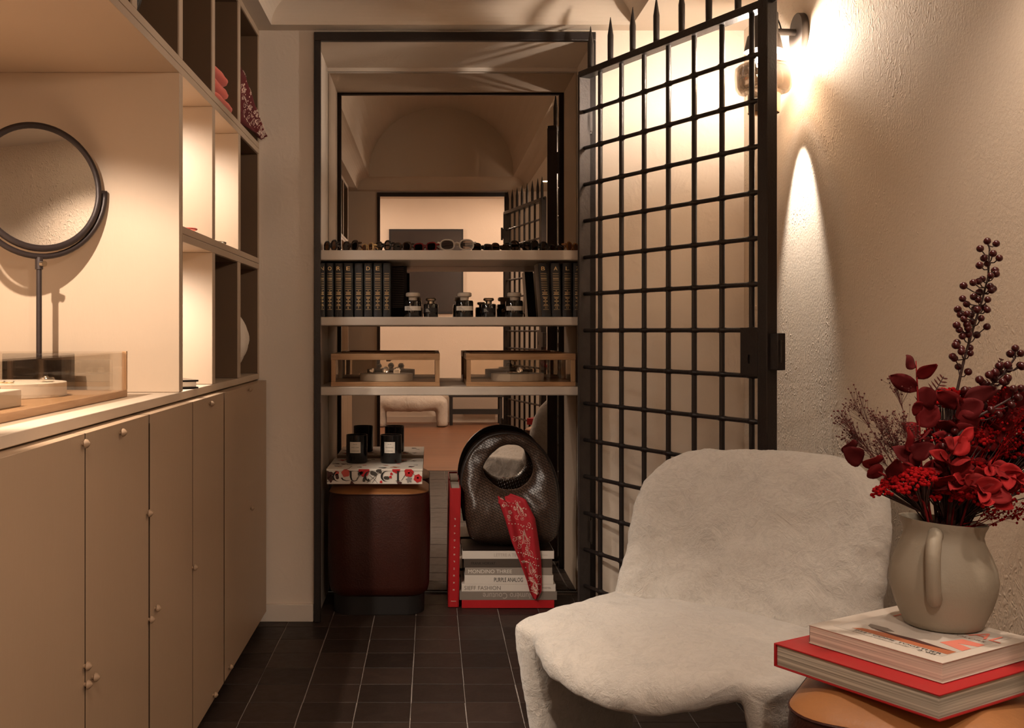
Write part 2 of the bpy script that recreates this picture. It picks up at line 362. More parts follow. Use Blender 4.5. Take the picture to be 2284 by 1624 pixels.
def root_of(o):
    while o.parent is not None: o = o.parent
    return o
def obj(name, bm, material, parent=None, smooth=False, bevel=0.0, seg=2, local=False, subsurf=0, angle=40):
    """link the collected shapes as one mesh object. Shapes are in world space unless local=True"""
    me = mesh_of(bm, name) if isinstance(bm, B) else bm
    if parent is not None and not local:
        me.transform(root_of(parent).matrix_basis.inverted())
    o = bpy.data.objects.new(name, me); COL.objects.link(o)
    if parent is not None: o.parent = parent
    if bevel > 0:
        md = o.modifiers.new('bevel', 'BEVEL'); md.width = bevel; md.segments = seg; md.limit_method = 'ANGLE'; md.angle_limit = math.radians(35)
    if subsurf:
        md = o.modifiers.new('sub', 'SUBSURF'); md.levels = subsurf; md.render_levels = subsurf
    finish(me, material, smooth or bevel > 0, angle)
    return o
def tag(o, label, cat=None, group=None, kind=None):
    o['label'] = label
    if cat: o['category'] = cat
    if group: o['group'] = group
    if kind: o['kind'] = kind
    return o
def thing(name, label, cat, loc=(0, 0, 0), rz=0.0, group=None):
    o = bpy.data.objects.new(name, None); COL.objects.link(o); o.empty_display_size = 0.05
    o.matrix_basis = Matrix.LocRotScale(Vector(loc), Euler((0, 0, rz)), None)
    return tag(o, label, cat, group)
def struct(name, bm, material, label, **kw):
    o = obj(name, bm, material, **kw); o['kind'] = 'structure'; o['label'] = label; return o
def part(name, me, parent, loc=(0, 0, 0), rot=(0, 0, 0), scale=(1, 1, 1)):
    """a part that shares mesh data; loc is in the root's own frame"""
    o = bpy.data.objects.new(name, me); COL.objects.link(o); o.parent = parent
    o.location = loc; o.rotation_euler = rot; o.scale = scale; return o

def text_mesh(txt, height, width=None, extrude=0.0002, spacing=1.0):
    cu = bpy.data.curves.new('t', 'FONT'); cu.body = txt; cu.size = 1.0; cu.extrude = 0.0; cu.align_x = 'CENTER'; cu.align_y = 'CENTER'; cu.resolution_u = 3; cu.space_character = spacing
    to = bpy.data.objects.new('t', cu); COL.objects.link(to)
    dg = bpy.context.evaluated_depsgraph_get()
    me = bpy.data.meshes.new_from_object(to.evaluated_get(dg))
    bpy.data.objects.remove(to); bpy.data.curves.remove(cu)
    xs = [v.co.x for v in me.vertices]; ys = [v.co.y for v in me.vertices]
    cx, cy = (max(xs) + min(xs)) / 2, (max(ys) + min(ys)) / 2; hh = max(ys) - min(ys); ww = max(xs) - min(xs)
    sy = height / hh; sx = sy if width is None else width / ww
    for v in me.vertices: v.co = Vector(((v.co.x - cx) * sx, (v.co.y - cy) * sy, 0))
    return me
def text(txt, height, material, parent, pos, right=(1, 0, 0), up=(0, 0, 1), width=None, name='lettering', spacing=1.0):
    """flat print: text centred at world pos, reading along right, letters standing along up"""
    me = text_mesh(txt, height, width, spacing=spacing)
    r = Vector(right).normalized(); u = Vector(up).normalized(); n = r.cross(u)
    mtx = Matrix(((r.x, u.x, n.x, pos[0]), (r.y, u.y, n.y, pos[1]), (r.z, u.z, n.z, pos[2]), (0, 0, 0, 1)))
    me.transform(mtx); return obj(name, me, material, parent)

def remesh(bm, voxel, smooth_it=6, disp=()):
    """voxel-remesh overlapping shapes into one skin, relax it, roughen it"""
    me = mesh_of(bm, 'tmp') if isinstance(bm, B) else bm
    o = bpy.data.objects.new('tmp', me); COL.objects.link(o)
    r = o.modifiers.new('r', 'REMESH'); r.mode = 'VOXEL'; r.voxel_size = voxel
    s_ = o.modifiers.new('s', 'SMOOTH'); s_.iterations = smooth_it; s_.factor = 0.5
    dg = bpy.context.evaluated_depsgraph_get()
    me2 = bpy.data.meshes.new_from_object(o.evaluated_get(dg))
    bpy.data.objects.remove(o); bpy.data.meshes.remove(me)
    for sc, amp in disp:
        nn = [v.normal.copy() for v in me2.vertices]
        for v, n in zip(me2.vertices, nn):
            v.co += n * amp * noise.fractal(v.co * sc, 0.9, 2.0, 3)
    return me2

# ================================================================== SETTING
XL, XR, YB, YF, ZC = -1.26, 1.18, 4.0, 0.30, 2.2315
b = B(); b.box(-1.30, 1.30, 0.55, 4.46, -0.10, -0.0035)
floor = struct('floor', b, 'grout', 'dark tiled floor with pale grout lines')
tb = B(); t = 0.0784; tb.box(-t, t, -t, t, -0.012, 0.0)
tile_me = mesh_of(tb, 'tile'); finish(tile_me, 'tile', False)
tile_b = bmesh.new(); tile_b.from_mesh(tile_me); bmesh.ops.bevel(tile_b, geom=tile_b.edges[:], offset=0.0014, segments=1, affect='EDGES'); tile_b.to_mesh(tile_me); tile_b.free()
for i in range(12):
    for j in range(24):
        x = -0.701 + 0.16 * (i + 0.5); y = 0.563 + 0.16 * (j + 0.5)
        part('tile', tile_me, floor, (x + rnd.uniform(-.0007, .0007), y + rnd.uniform(-.0007, .0007), rnd.uniform(-0.0012, 0.0)),
             (rnd.uniform(-.003, .003), rnd.uniform(-.003, .003), rnd.choice((0, 1, 2, 3)) * PI / 2 + rnd.uniform(-.006, .006)))

# back wall with the niche opening (x -0.443 .. 0.617, up to z 2.22)
NX0, NX1, NZ, NB = -0.436, 0.610, 2.197, 4.45
b = B(); b.box(XL - .1, NX0, YB, 4.60, 0, 2.9); b.box(NX1, XR + .12, YB, 4.60, 0, 2.9); b.box(NX0, NX1, YB, 4.60, NZ, 2.9); b.box(NX0, NX1, 4.452, 4.60, 0, NZ)
struct('wall_back', b, 'wall', 'plastered pier wall around the black-framed niche')
b = B(); b.box(XR, XR + .12, YF - .1, 4.0, 0, 2.9)
struct('wall_right', b, 'stucco', 'rough cream stucco wall behind the armchair')
b = B(); b.box(XL - .1, XL, YF - .1, 4.0, 0, 2.9)
struct('wall_left', b, 'wall', 'plaster wall behind the built-in cabinets')
b = B(); b.box(XL - .1, -0.443, 0.20, YF, 0, 2.9); b.box(0.617, XR + .12, 0.20, YF, 0, 2.9); b.box(-0.443, 0.617, 0.20, YF, 2.22, 2.9)
struct('wall_front', b, 'wall', 'plaster wall with the second black-framed doorway, seen in the mirror')

# ceiling: flat soffit, cove, band and barrel vault
CX0, CX1, CY0, CY1 = -0.595, 0.745, 0.40, 3.925
def rect(d, z): return [(CX0 + d, CY0 + d, z), (CX1 - d, CY0 + d, z), (CX1 - d, CY1 - d, z), (CX0 + d, CY1 - d, z)]
b = B()
out = [(XL - .1, YF - .1, ZC), (XR + .1, YF - .1, ZC), (XR + .1, YB + .1, ZC), (XL - .1, YB + .1, ZC)]
rings = [out, rect(0, ZC)]
for k in range(1, 11):
    a = PI / 2 * k / 10; rings.append(rect(0.10 * (1 - math.cos(a)), ZC + 0.09 * math.sin(a)))
rings += [rect(0.10, ZC + 0.14)]
for r0, r1 in zip(rings[:-1], rings[1:]):
    for k in range(4): b.quad(r0[k], r0[(k + 1) % 4], r1[(k + 1) % 4], r1[k])
vx0, vx1, vy0, vy1, vz = CX0 + .1, CX1 - .1, CY0 + .1, CY1 - .1, ZC + .14
vc, vr, n = (vx0 + vx1) / 2, (vx1 - vx0) / 2, 28
arc = [(vc - vr * math.cos(PI * k / n), vz + 0.50 * math.sin(PI * k / n)) for k in range(n + 1)]
for (x0, z0), (x1, z1) in zip(arc[:-1], arc[1:]): b.quad((x0, vy0, z0), (x0, vy1, z0), (x1, vy1, z1), (x1, vy0, z1))
for yy in (vy0, vy1): b.add([(x, yy, z) for x, z in arc], [tuple(range(n + 1))])
ceil_o = struct('ceiling', b, 'ceil', 'cream barrel-vaulted ceiling with a concave cove')
for p in ceil_o.data.polygons: p.use_smooth = True
ceil_o.data.set_sharp_from_angle(angle=math.radians(28))
b = B(); b.box(XL - .1, XR + .12, YF - .1, 4.6, 2.95, 3.0)
struct('ceiling_slab', b, 'ceil', 'slab above the vault')

b = B(); b.box(-0.66, -0.446, 3.986, 4.0, 0.0, 0.066)
struct('baseboard_back', b, 'white_trim', 'short white baseboard at the foot of the pier', bevel=0.002)
b = B(); b.box(XR - .014, XR, 0.62, 4.0, 0.0, 0.066); b.box(0.621, XR - .014, 3.986, 4.0, 0.0, 0.066)
struct('baseboard_right', b, 'white_trim', 'white baseboard along the stucco wall', bevel=0.002)

# adjoining room behind the camera, seen in the mirrors
b = B(); b.box(-2.6, 2.6, -3.95, 0.55, -0.10, 0.0)
struct('floor_adjoining', b, 'woodfloor', 'warm wood floor of the adjoining room')
HY = -3.9
b = B(); b.box(-2.6, 2.6, HY - .1, HY, 0, 2.8); b.box(-2.7, -2.6, HY, 0.3, 0, 2.8); b.box(2.6, 2.7, HY, 0.3, 0, 2.8); b.box(-2.7, -1.36, 0.2, 0.3, 0, 2.8); b.box(1.30, 2.7, 0.2, 0.3, 0, 2.8)
struct('wall_adjoining', b, 'wall', 'pale walls of the adjoining room')
b = B(); b.box(-2.7, 2.7, HY - .1, 0.2, 2.7, 2.8)
struct('ceiling_adjoining', b, 'ceil', 'pale ceiling of the adjoining room')
b = B(); b.box(-2.6, 2.6, HY, HY + .012, 0, .07)
struct('baseboard_adjoining', b, 'white_trim', 'white baseboard in the adjoining room')

# ================================================================== NICHE
b = B(); b.box(NX0 + .003, NX1 - .003, 4.443, 4.451, 0.002, 2.178)
tag(obj('mirror_panel', b, 'mirror'), 'tall wall mirror lining the back of the black-framed niche', 'mirror')
b = B(); b.box(NX0, NX1, 4.425, 4.443, 2.182, 2.197)
struct('trim_1', b, 'white_trim', 'thin cream strip above the niche mirror')

def door_frame(name, label, y0, y1):
    o = thing(name, label, 'door frame', (0.087, (y0 + y1) / 2, 0))
    b = B(); b.box(-0.4425, -0.418, y0, y1, 0.001, 2.187); obj('jamb', b, 'iron', o, bevel=0.002)
    b = B(); b.box(0.588, 0.6165, y0, y1, 0.001, 2.187); obj('jamb', b, 'iron', o, bevel=0.002)
    b = B(); b.box(-0.4425, 0.6165, y0, y1, 2.187, 2.2195); obj('lintel', b, 'iron', o, bevel=0.002)
    return o
door_frame('door_frame', 'slim black iron frame around the mirrored niche', 3.975, 3.9995)
door_frame('door_frame', 'slim black iron frame of the opposite doorway seen in the mirror', 0.301, 0.325)

SHY0, SHY1 = 4.045, 4.440
shelf_z = {}
for nm, vt, th, lab in (('wall_shelf', 558, .038, 'thick cream niche shelf holding the row of sunglasses'), ('wall_shelf', 707, .033, 'thick cream niche shelf holding the black volumes and perfumes'), ('wall_shelf', 863, .033, 'thick cream niche shelf holding two oak display boxes')):
    zt = H - (vt - CV) * SHY0 / F; shelf_z[vt] = zt
    b = B(); b.box(NX0 + .002, NX1 - .002, SHY0, SHY1, zt - th, zt)
    tag(obj(nm, b, 'shelf', bevel=0.004, seg=3), lab, 'shelf')
Z1, Z2, Z3 = shelf_z[558], shelf_z[707], shelf_z[863]

# ================================================================== GATES
def gate(label, p0, p1, toward):
    """grid gate of round bars; p0 hinge foot, p1 free foot, both (x, y)"""
    p0 = Vector((*p0, 0)); p1 = Vector((*p1, 0)); d = p1 - p0; Lg = d.length; d.normalize()
    o = thing('iron_gate', label, 'gate', p0, math.atan2(d.y, d.x), 'grid gates')
    # local frame: x along the gate, y across, z up
    top, bot = 2.046, 0.030
    def bar(name, bm, m='iron', **kw): return obj(name, bm, m, o, local=True, **kw)
    b = B(); b.box(-.008, Lg + .012, -.022, .022, top - .012, top + .012); bar('top_rail', b, bevel=.002)
    b = B(); b.box(-.008, Lg + .012, -.022, .022, bot - .01, bot + .012); bar('bottom_rail', b, bevel=.002)
    b = B(); b.box(-.008, .004, -.024, .024, bot, top); bar('hinge_stile', b, 'iron2', bevel=.001)
    b = B(); b.box(Lg - .012, Lg + .028, -.020, .020, bot - .01, top + .014); bar('lock_stile', b, bevel=.003)
    b = B(); b.tube([(0, 0, 0), (0, 0, 1)], .0084, 10); me_v = mesh_of(b, 'upright'); finish(me_v, 'iron', True)
    ss = [0.110 + 0.1385 * k for k in range(7)]
    for s in ss: part('upright', me_v, o, (s * Lg, 0, bot), scale=(1, 1, top - bot))
    # horizontal bar swells into an eye around every upright
    pts, rad = [], []
    def put(x, r): pts.append((x, 0, 0)); rad.append(r)
    put(0, .0074)
    for s in ss:
        x = s * Lg; put(x - .024, .0074); put(x - .013, .0085); put(x - .006, .0108); put(x + .006, .0108); put(x + .013, .0085); put(x + .024, .0074)
    put(Lg, .0074)
    b = B(); b.tube(pts, rad, 8); me_h = mesh_of(b, 'crossbar'); finish(me_h, 'iron', True, 180)
    for k in range(14): part('crossbar', me_h, o, (0, 0, 1.909 - 0.1352 * k))
    b = B(); b.tube([(0, 0, 0), (0, 0, .095), (0, 0, .16)], [.0102, .0108, .0009], 10); me_s = mesh_of(b, 'spike'); finish(me_s, 'iron', True)
    for s in (0.045, 0.178, 0.318, 0.458, 0.598, 0.738, 0.878, 0.985): part('spike', me_s, o, (s * Lg, 0, top + .010))
    z0 = 1.093 - (838 - 740) * 3.1 / F; z1 = 1.093 - (731 - 740) * 3.1 / F
    sg = -1 if toward else 1
    # lock case with an oval key hole
    x0, x1 = Lg - .090, Lg - .010; xc, zc = x0 + .036, z0 + .047
    b = B(); m_ = 20
    hole = [(xc + .0055 * math.cos(2 * PI * k / m_), zc + .014 * math.sin(2 * PI * k / m_)) for k in range(m_)]
    sq = []
    for k in range(m_):
        a = 2 * PI * k / m_; ca, sa = math.cos(a), math.sin(a)
        tx = ((x1 - xc) if ca > 0 else (xc - x0)) / max(abs(ca), 1e-6); tz = ((z1 - zc) if sa > 0 else (zc - z0)) / max(abs(sa), 1e-6)
        r = min(tx, tz); sq.append((xc + ca * r, zc + sa * r))
    for cxn, czn in ((x0, z0), (x1, z0), (x0, z1), (x1, z1)):
        j = min(range(m_), key=lambda q: (sq[q][0] - cxn) ** 2 + (sq[q][1] - czn) ** 2); sq[j] = (cxn, czn)
    for y in (-.013, .013):
        b.add([(x, y, z) for x, z in hole] + [(x, y, z) for x, z in sq], [(k, (k + 1) % m_, m_ + (k + 1) % m_, m_ + k) for k in range(m_)])
    for lp in (hole, sq):
        b.add([(x, -.013, z) for x, z in lp] + [(x, .013, z) for x, z in lp], [(k, (k + 1) % m_, m_ + (k + 1) % m_, m_ + k) for k in range(m_)])
    bar('lock_case', b, 'iron')
    b = B(); b.box(Lg + .016, Lg + .060, -.010, .020, z0 + .018, z1 - .016); kp = bar('keeper', b, 'iron', bevel=.002)
    b = B(); b.box(Lg + .0605, Lg + .063, -.002, .004, z0 + .04, z1 - .035); obj('latch_slot', b, 'iron2', kp, local=True)
    b = B(); b.tube([(Lg + .02, .0, top + .004), (Lg + .055, .0, top + .010)], [.007, .009], 8); bar('top_pin', b, 'iron')
    for z in (1.83, .30):
        b = B(); b.tube([(-.012, .034 * 1, z), (-.012, .034, z + .10)], .0085, 10); b.box(-.016, .004, .012, .034, z + .01, z + .09); bar('hinge', b, 'iron2', smooth=True)
    return o
gate('black iron grid gate with spikes, open in front of the stucco wall', (0.566, 3.93), (0.972, 3.085), True)
gate('twin black iron grid gate of the opposite doorway, seen in the niche mirror', (0.600, 0.375), (0.800, 1.25), False)

# ================================================================== BUILT-IN CABINETS (left)
XF, XD = -0.652, -0.622
def cabinet(label, y0, y1, splits, knobs):
    o = thing('base_cabinet', label, 'cabinet', (-0.95, (y0 + y1) / 2, 0), 0, 'base cabinets under the worktop')
    b = B(); b.box(-1.25, XF - .014, y0 + .0015, y1 - .0015, 0.085, 0.912); obj('body', b, 'paint', o)
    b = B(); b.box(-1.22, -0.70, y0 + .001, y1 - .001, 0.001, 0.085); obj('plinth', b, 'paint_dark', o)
    ys = [y0] + splits + [y1]
    for k in range(len(ys) - 1):
        g0 = .0060 if k == 0 else .0028; g1 = .0060 if k == len(ys) - 2 else .0028
        b = B(); b.box(XF - .0135, XD, ys[k] + g0, ys[k + 1] - g1, 0.042, 0.9105); dr = obj('door', b, 'paint_shaded', o, bevel=.0007)
        dr.data.materials.append(M['gap_shade'])
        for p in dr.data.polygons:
            if abs(p.normal.y) > .9: p.material_index = 1        # edge faces coloured dark to stand in for gap shade
        for (u, v) in knobs:
            Y = -XD * F / (CU - u)
            if ys[k] <= Y < ys[k + 1]:
                z = H - (v - CV) * Y / F
                b = B(); b.lathe([(.0035, 0), (.004, .003), (.0085, .006), (.0075, .010), (.0028, .014), (.001, .015)], 14, (XD, Y, z), 'x'); obj('knob', b, 'knob', dr, smooth=True)
KN = [(183, 990), (267, 965), (327, 1145), (345, 1357), (331, 1382), (187, 1486), (205, 1511), (188, 1527), (429, 1266), (467, 901), (553, 869), (558, 1134), (510, 1488), (475, 1550)]
cabinet('taupe base cabinet at the near end, seen only in the mirror', 0.62, 1.47, [1.045], [])
cabinet('taupe two-door base cabinet under the large glass display case', 1.47, 2.331, [1.90], KN)
cabinet('taupe two-door base cabinet in the middle of the run', 2.331, 3.172, [2.755], KN)
cabinet('taupe single-door base cabinet next to the white pier', 3.172, 3.984, [], KN)
b = B(); b.box(-1.255, XF, 0.62, 3.999, 0.9145, 0.936)
tag(obj('worktop', b, 'inner', bevel=.0015), 'long taupe worktop running over the base cabinets', 'worktop')

su = thing('shelving_unit', 'taupe built-in cubby shelving above the worktop', 'shelving', (-0.95, 2.3, 0.936))
XBK = -1.02
def board(name, x0, x1, y0, y1, z0, z1, m='paint', bev=.0012):
    b = B(); b.box(x0, x1, y0, y1, z0, z1); return obj(name, b, m, su, bevel=bev)
board('back_panel', -1.255, -1.245, 0.64, 2.745, 0.937, 1.763, 'inner')
board('back_panel', XBK - .01, XBK, 2.745, 3.999, 0.937, 1.763, 'inner')
board('back_panel', XBK - .01, XBK, 0.64, 3.999, 1.805, 2.207, 'inner')
for (z0, z1, y0, x0) in ((1.7630, 1.7832, 0.62, -1.25), (1.7845, 1.8050, 0.62, -1.05), (1.3290, 1.3490, 2.773, XBK), (1.3503, 1.3700, 2.773, XBK), (2.2070, 2.2305, 0.62, -1.05)):
    board('shelf_board', x0, XF, y0, 3.999, z0, z1)
for (y0, y1) in ((2.734, 2.7525), (2.7540, 2.773)):
    board('divider', -1.25, XF, y0, y1, 0.9368, 1.7628)
board('divider', -1.25, XF, 0.62, 0.64, 0.9368, 1.7628)
for (y0, y1) in ((3.147, 3.187), (3.571, 3.611), (3.984, 3.999)):
    for (z0, z1) in ((0.9368, 1.3288), (1.3702, 1.7628)): board('divider', XBK, XF, y0, y1, z0, z1)
for k, yy in enumerate((0.62, 1.046, 1.469, 1.892, 2.304, 2.734, 3.147, 3.571, 3.984)):
    board('divider', XBK, XF, yy, yy + (.015 if yy > 3.9 else .039), 1.8052, 2.2068)
# added boards whose dark brown stands in for shade in the unlit cubbies
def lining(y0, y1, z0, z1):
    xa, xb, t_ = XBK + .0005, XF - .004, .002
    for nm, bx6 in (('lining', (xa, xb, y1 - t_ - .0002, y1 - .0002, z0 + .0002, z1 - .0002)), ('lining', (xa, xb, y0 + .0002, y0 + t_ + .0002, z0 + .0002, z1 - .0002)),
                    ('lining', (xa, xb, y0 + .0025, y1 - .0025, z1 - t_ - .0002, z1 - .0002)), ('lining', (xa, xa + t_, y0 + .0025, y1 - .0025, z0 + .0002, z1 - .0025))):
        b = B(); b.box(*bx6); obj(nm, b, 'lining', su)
cols = (0.62, 1.046, 1.469, 1.892, 2.304, 2.734, 3.147, 3.571, 3.984)
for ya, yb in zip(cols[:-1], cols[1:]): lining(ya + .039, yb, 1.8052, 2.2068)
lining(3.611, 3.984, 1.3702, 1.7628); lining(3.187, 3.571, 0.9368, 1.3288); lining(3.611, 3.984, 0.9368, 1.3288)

# spotlights recessed in the ceiling of the big niche
def puck(label, x, y, z, power, target, spot, col=WARM2, name='recessed_spotlight', r=.032, blend=.35, soft=.012):
    o = thing(name, label, 'spotlight', (x, y, z))
    b = B(); b.lathe([(r, 0), (r, -.004), (r * .72, -.005), (r * .70, -.001)], 24, (x, y, z)); obj('bezel', b, 'white_trim', o, smooth=True)
    b = B(); b.lathe([(r * .62, -.0012), (r * .60, -.0032), (r * .2, -.004)], 20, (x, y, z)); obj('lens', b, 'bulb', o, smooth=True)
    lamp('spot_beam', 'SPOT', (x, y, z - .012), power, col, soft, o, target=target, spot=spot, blend=blend)
    return o
puck('small spotlight in the ceiling of the big open niche', -0.95, 1.80, 1.7628, 46, (-0.95, 2.26, 0.98), 96, blend=.4)
for lab, y0, zt_ in (('small spotlight inside the brighter lit cubby', 2.90, 1.763), ('small spotlight inside the second lit cubby', 3.31, 1.763), ('small spotlight inside the lit lowest cubby', 2.90, 1.329)):
    puck(lab, -0.83, y0, zt_ - .0002, 10, (-0.80, y0 + .09, zt_ - .5), 150, SOFT, name='cubby_spotlight', r=.018, blend=.8, soft=.02)

# things in the cubbies ------------------------------------------------
def folded(name, label, cat, m, x0, x1, y0, y1, z0, h, group=None, wav=.004, seed=1):
    """a folded garment: soft slab with a rounded fold at the front"""
    def sec(u, v):
        a = 2 * PI * u
        ex = 2.6
        ca, sa = math.cos(a), math.sin(a)
        px = (abs(ca) ** (2 / ex)) * (1 if ca > 0 else -1); pz = (abs(sa) ** (2 / ex)) * (1 if sa > 0 else -1)
        y = y0 + (y1 - y0) * v
        e = 1 - .18 * (abs(2 * v - 1) ** 6)
        nz = noise.noise(Vector((px * 2 + seed, v * 5, pz * 2)))
        return Vector(((x0 + x1) / 2 + (x1 - x0) / 2 * px * e + wav * nz, y, z0 + h / 2 + h / 2 * pz * e + (wav * .4 * nz if pz > 0 else 0)))
    b = B(); b.grid(sec, 28, 14, closeu=True)
    n = len(b.v)
    b.f.append(tuple(i * 14 for i in range(28))); b.f.append(tuple(i * 14 + 13 for i in range(28)))
    return tag(obj(name, b, m, smooth=True, angle=70), label, cat, group)
folded('folded_sweater', 'bottom coral folded knit in the upper cubby stack', 'sweater', 'coral', -0.98, -0.653, 3.20, 3.545, 1.8055, .036, 'coral knits in the upper cubby', seed=1)
folded('folded_sweater', 'middle coral folded knit in the upper cubby stack', 'sweater', 'coral', -0.98, -0.660, 3.20, 3.495, 1.8425, .042, 'coral knits in the upper cubby', seed=4)
folded('folded_sweater', 'top coral folded knit in the upper cubby stack', 'sweater', 'coral', -0.98, -0.659, 3.20, 3.490, 1.8855, .038, 'coral knits in the upper cubby', seed=8)
b = B(); b.sphere((-0.72, 3.245, 1.945), .025, 14, 8, (1.3, 1.2, .80)); tag(obj('rolled_scarf', b, 'black_matt', smooth=True), 'small black rolled cloth on top of the coral knits', 'scarf')
# black bag
def lump(name, label, cat, m, c, r, seed, amp=.25, sq=3.0, nn=26, group=None):
    b = B(); b.sphere((0, 0, 0), 1, nn, nn // 2)
    for p in b.v:
        d = p.copy(); k = 1 + amp * noise.fractal(d * 1.3 + Vector((seed, 0, 0)), 1, 2, 3)
        p.x, p.y, p.z = c[0] + d.x * r[0] * k, c[1] + d.y * r[1] * k, c[2] + max(-1, (d.z * k * 1.1)) * r[2]
    return tag(obj(name, b, m, smooth=True, angle=180), label, cat, group)
lump('leather_pouch', 'black leather pouch in the topmost cubby above the open niche', 'pouch', 'black_leather', (-0.712, 2.435, 1.8058 + .16), (.050, .072, .16), 3, .16)

# bandana spilling out of the last upper cubby
def cloth_strip(name, label, cat, m, path, widths, side, th=.004, wav=.01, nu=40, nv=14, seed=0, uvs=1.0, side_sign=-1, pscale=1.0):
    """ruffled cloth following a path; side(t) gives the direction of its width"""
    pts = [Vector(p) for p in path]
    def at(t, arr):
        f = t * (len(arr) - 1); i = min(int(f), len(arr) - 2); q = f - i; q = q * q * (3 - 2 * q) * .35 + q * .65
        return arr[i] * (1 - q) + arr[i + 1] * q
    def fn(u, v, off):
        p = at(u, pts); w_ = at(u, widths); s_ = side(u).normalized(); tdir = (at(min(1, u + .02), pts) - at(max(0, u - .02), pts)).normalized(); nr = s_.cross(tdir).normalized()
        vv = v - .5
        wv = wav * (math.sin(vv * 9 + u * 3 + seed) + .6 * math.sin(vv * 17 + seed * 2 + u * 6)) * (1 - .2 * u)
        return p + s_ * (vv * w_) + nr * (wv + off)
    b = B(); b.slab(fn, nu, nv, th)
    me = mesh_of(b, name)
    uv = me.uv_layers.new(name='UVMap'); n = nu * nv
    Lp = sum((pts[i + 1] - pts[i]).length for i in range(len(pts) - 1))
    for lp in me.loops:
        k = lp.vertex_index % n; i, j = divmod(k, nv); u = i / (nu - 1); uv.data[lp.index].uv = (u * Lp * uvs, (j / (nv - 1) - .5) * at(u, widths) * uvs)
    o = thing(name, label, cat, pts[-1])
    cl = obj('cloth', me, m, o, smooth=True, angle=180)
    off = side_sign * (th / 2 + .0007)
    def line(poly, r):
        bb = B(); bb.tube([fn(min(.985, max(.01, u)), min(.97, max(.03, v)), off) for u, v in poly], r, 4, flat=.5); return bb
    q = random.Random(int(seed * 10) + 3); pr = B(); n = 0
    def shape(uc, vc, size, fnc, r):
        w_ = at(uc, widths); poly = []
        for (a_, c_) in fnc:
            poly.append((uc + a_ * size / Lp, vc + c_ * size / w_))
        if all(0.01 < p[0] < .985 and .03 < p[1] < .97 for p in poly): bb = line(poly, r); pr.add(bb.v, bb.f)
    def drop(k, rot):
        res = []
        for i in range(25):
            a_ = 2 * PI * i / 24; x_ = k * math.cos(a_) * .55 * math.sin(a_ / 2) ** 1.2; y_ = k * math.sin(a_ / 2 + PI) * 1.0 + .5 * k + .22 * k * 0
            y_ = k * (-math.cos(a_) * .95); x_ = k * math.sin(a_) * math.sin(a_ / 2) ** 1.6 * .62 + .18 * k * (y_ / k) ** 2 * (1 if y_ < 0 else -.2)
            res.append((y_ * math.cos(rot) - x_ * math.sin(rot), y_ * math.sin(rot) + x_ * math.cos(rot)))
        return res
    def circ(k, cx=0, cy=0): return [(cx + k * math.cos(2 * PI * i / 12), cy + k * math.sin(2 * PI * i / 12)) for i in range(13)]
    def swirl(k, rot, hand): return [(k * (1 - i / 22) * math.cos(rot + hand * i * .42), k * (1 - i / 22) * math.sin(rot + hand * i * .42)) for i in range(19)]
    for uc, vc in ((.40, .52), (.62, .45), (.20, .62), (.78, .5)):
        rot = q.uniform(-.3, .5); sz = .024 * pscale
        for k in (1.0, .74, .48): shape(uc, vc, sz, drop(k, rot), .0011)
        for i in range(8): a_ = 2 * PI * i / 8; shape(uc, vc, sz, circ(.07, 1.25 * math.cos(a_), .85 * math.sin(a_)), .0011)
    for i in range(34): shape(q.uniform(.06, .95), q.uniform(.08, .92), .009 * pscale * q.uniform(.7, 1.2), swirl(1, q.uniform(0, 6), q.choice((-1, 1))), .0011)
    for row in (.16, .30, .50, .56, .72, .86):
        for i in range(9): shape(row + .006 * i, .10 + .095 * i, .0014 * pscale, circ(1), .0014)
    for i in range(16):
        uc, vc = q.uniform(.08, .94), q.uniform(.1, .9)
        for j in range(5): a_ = 2 * PI * j / 5; shape(uc, vc, .0042 * pscale, circ(.42, math.cos(a_), math.sin(a_)), .0010)
    if pr.v:
        x = obj('printed_motifs', pr, 'bandana_white', o, smooth=True, angle=180); x['kind'] = 'stuff'
    return o
cloth_strip('bandana', 'dark red paisley bandana spilling out of the last upper cubby', 'bandana', 'bandana2',
            [(-0.668, 3.622, 1.914), (-0.664, 3.70, 1.914), (-0.655, 3.78, 1.890), (-0.645, 3.86, 1.866), (-0.634, 3.92, 1.838), (-0.628, 3.958, 1.822)],
            [.205, .205, .160, .105, .055, .02], lambda t: Vector((0, 0, 1)), th=.006, wav=.011, seed=2.0, pscale=.9)
folded('folded_sweater', 'dark brown folded knit beneath the bandana in the last upper cubby', 'sweater', 'leather_red', -0.98, -0.70, 3.63, 3.95, 1.8055, .05, seed=12)
# cream garment bag in the lower last cubby
def gb(u, v):
    a = 2 * PI * u; zz = v
    prof = math.sin(PI * min(1, max(0, (v * .93 + .05)))) ** .55
    rx = .052 * prof * (1 + .25 * math.sin(7 * a + 9 * v) * (1 - v)); ry = .12 * prof
    return Vector((-0.742 + rx * math.cos(a) + .035 * math.sin(v * PI), 3.745 + ry * math.sin(a) * (1 + .1 * math.sin(5 * v)), 0.9372 + .265 * v))
b = B(); b.grid(gb, 28, 22, closeu=True); b.f.append(tuple(i * 22 for i in range(28))); b.f.append(tuple(i * 22 + 21 for i in range(28)))
tag(obj('dust_bag', b, 'offwhite', smooth=True, angle=180), 'cream cloth dust bag standing in the lowest cubby by the pier', 'bag')
b = B(); b.lathe([(.0, .0), (.045, .001), (.075, .012), (.092, .030), (.089, .031), (.072, .015), (.044, .005), (.0, .004)], 36, (-0.775, 3.315, 0.9372))
tag(obj('shallow_dish', b, 'white', smooth=True), 'shallow white dish in the middle of the lowest cubbies', 'dish')
o = thing('jewellery_box', 'flat black-edged box in the lit lowest cubby', 'box', (-0.735, 2.95, 0.937), .5)
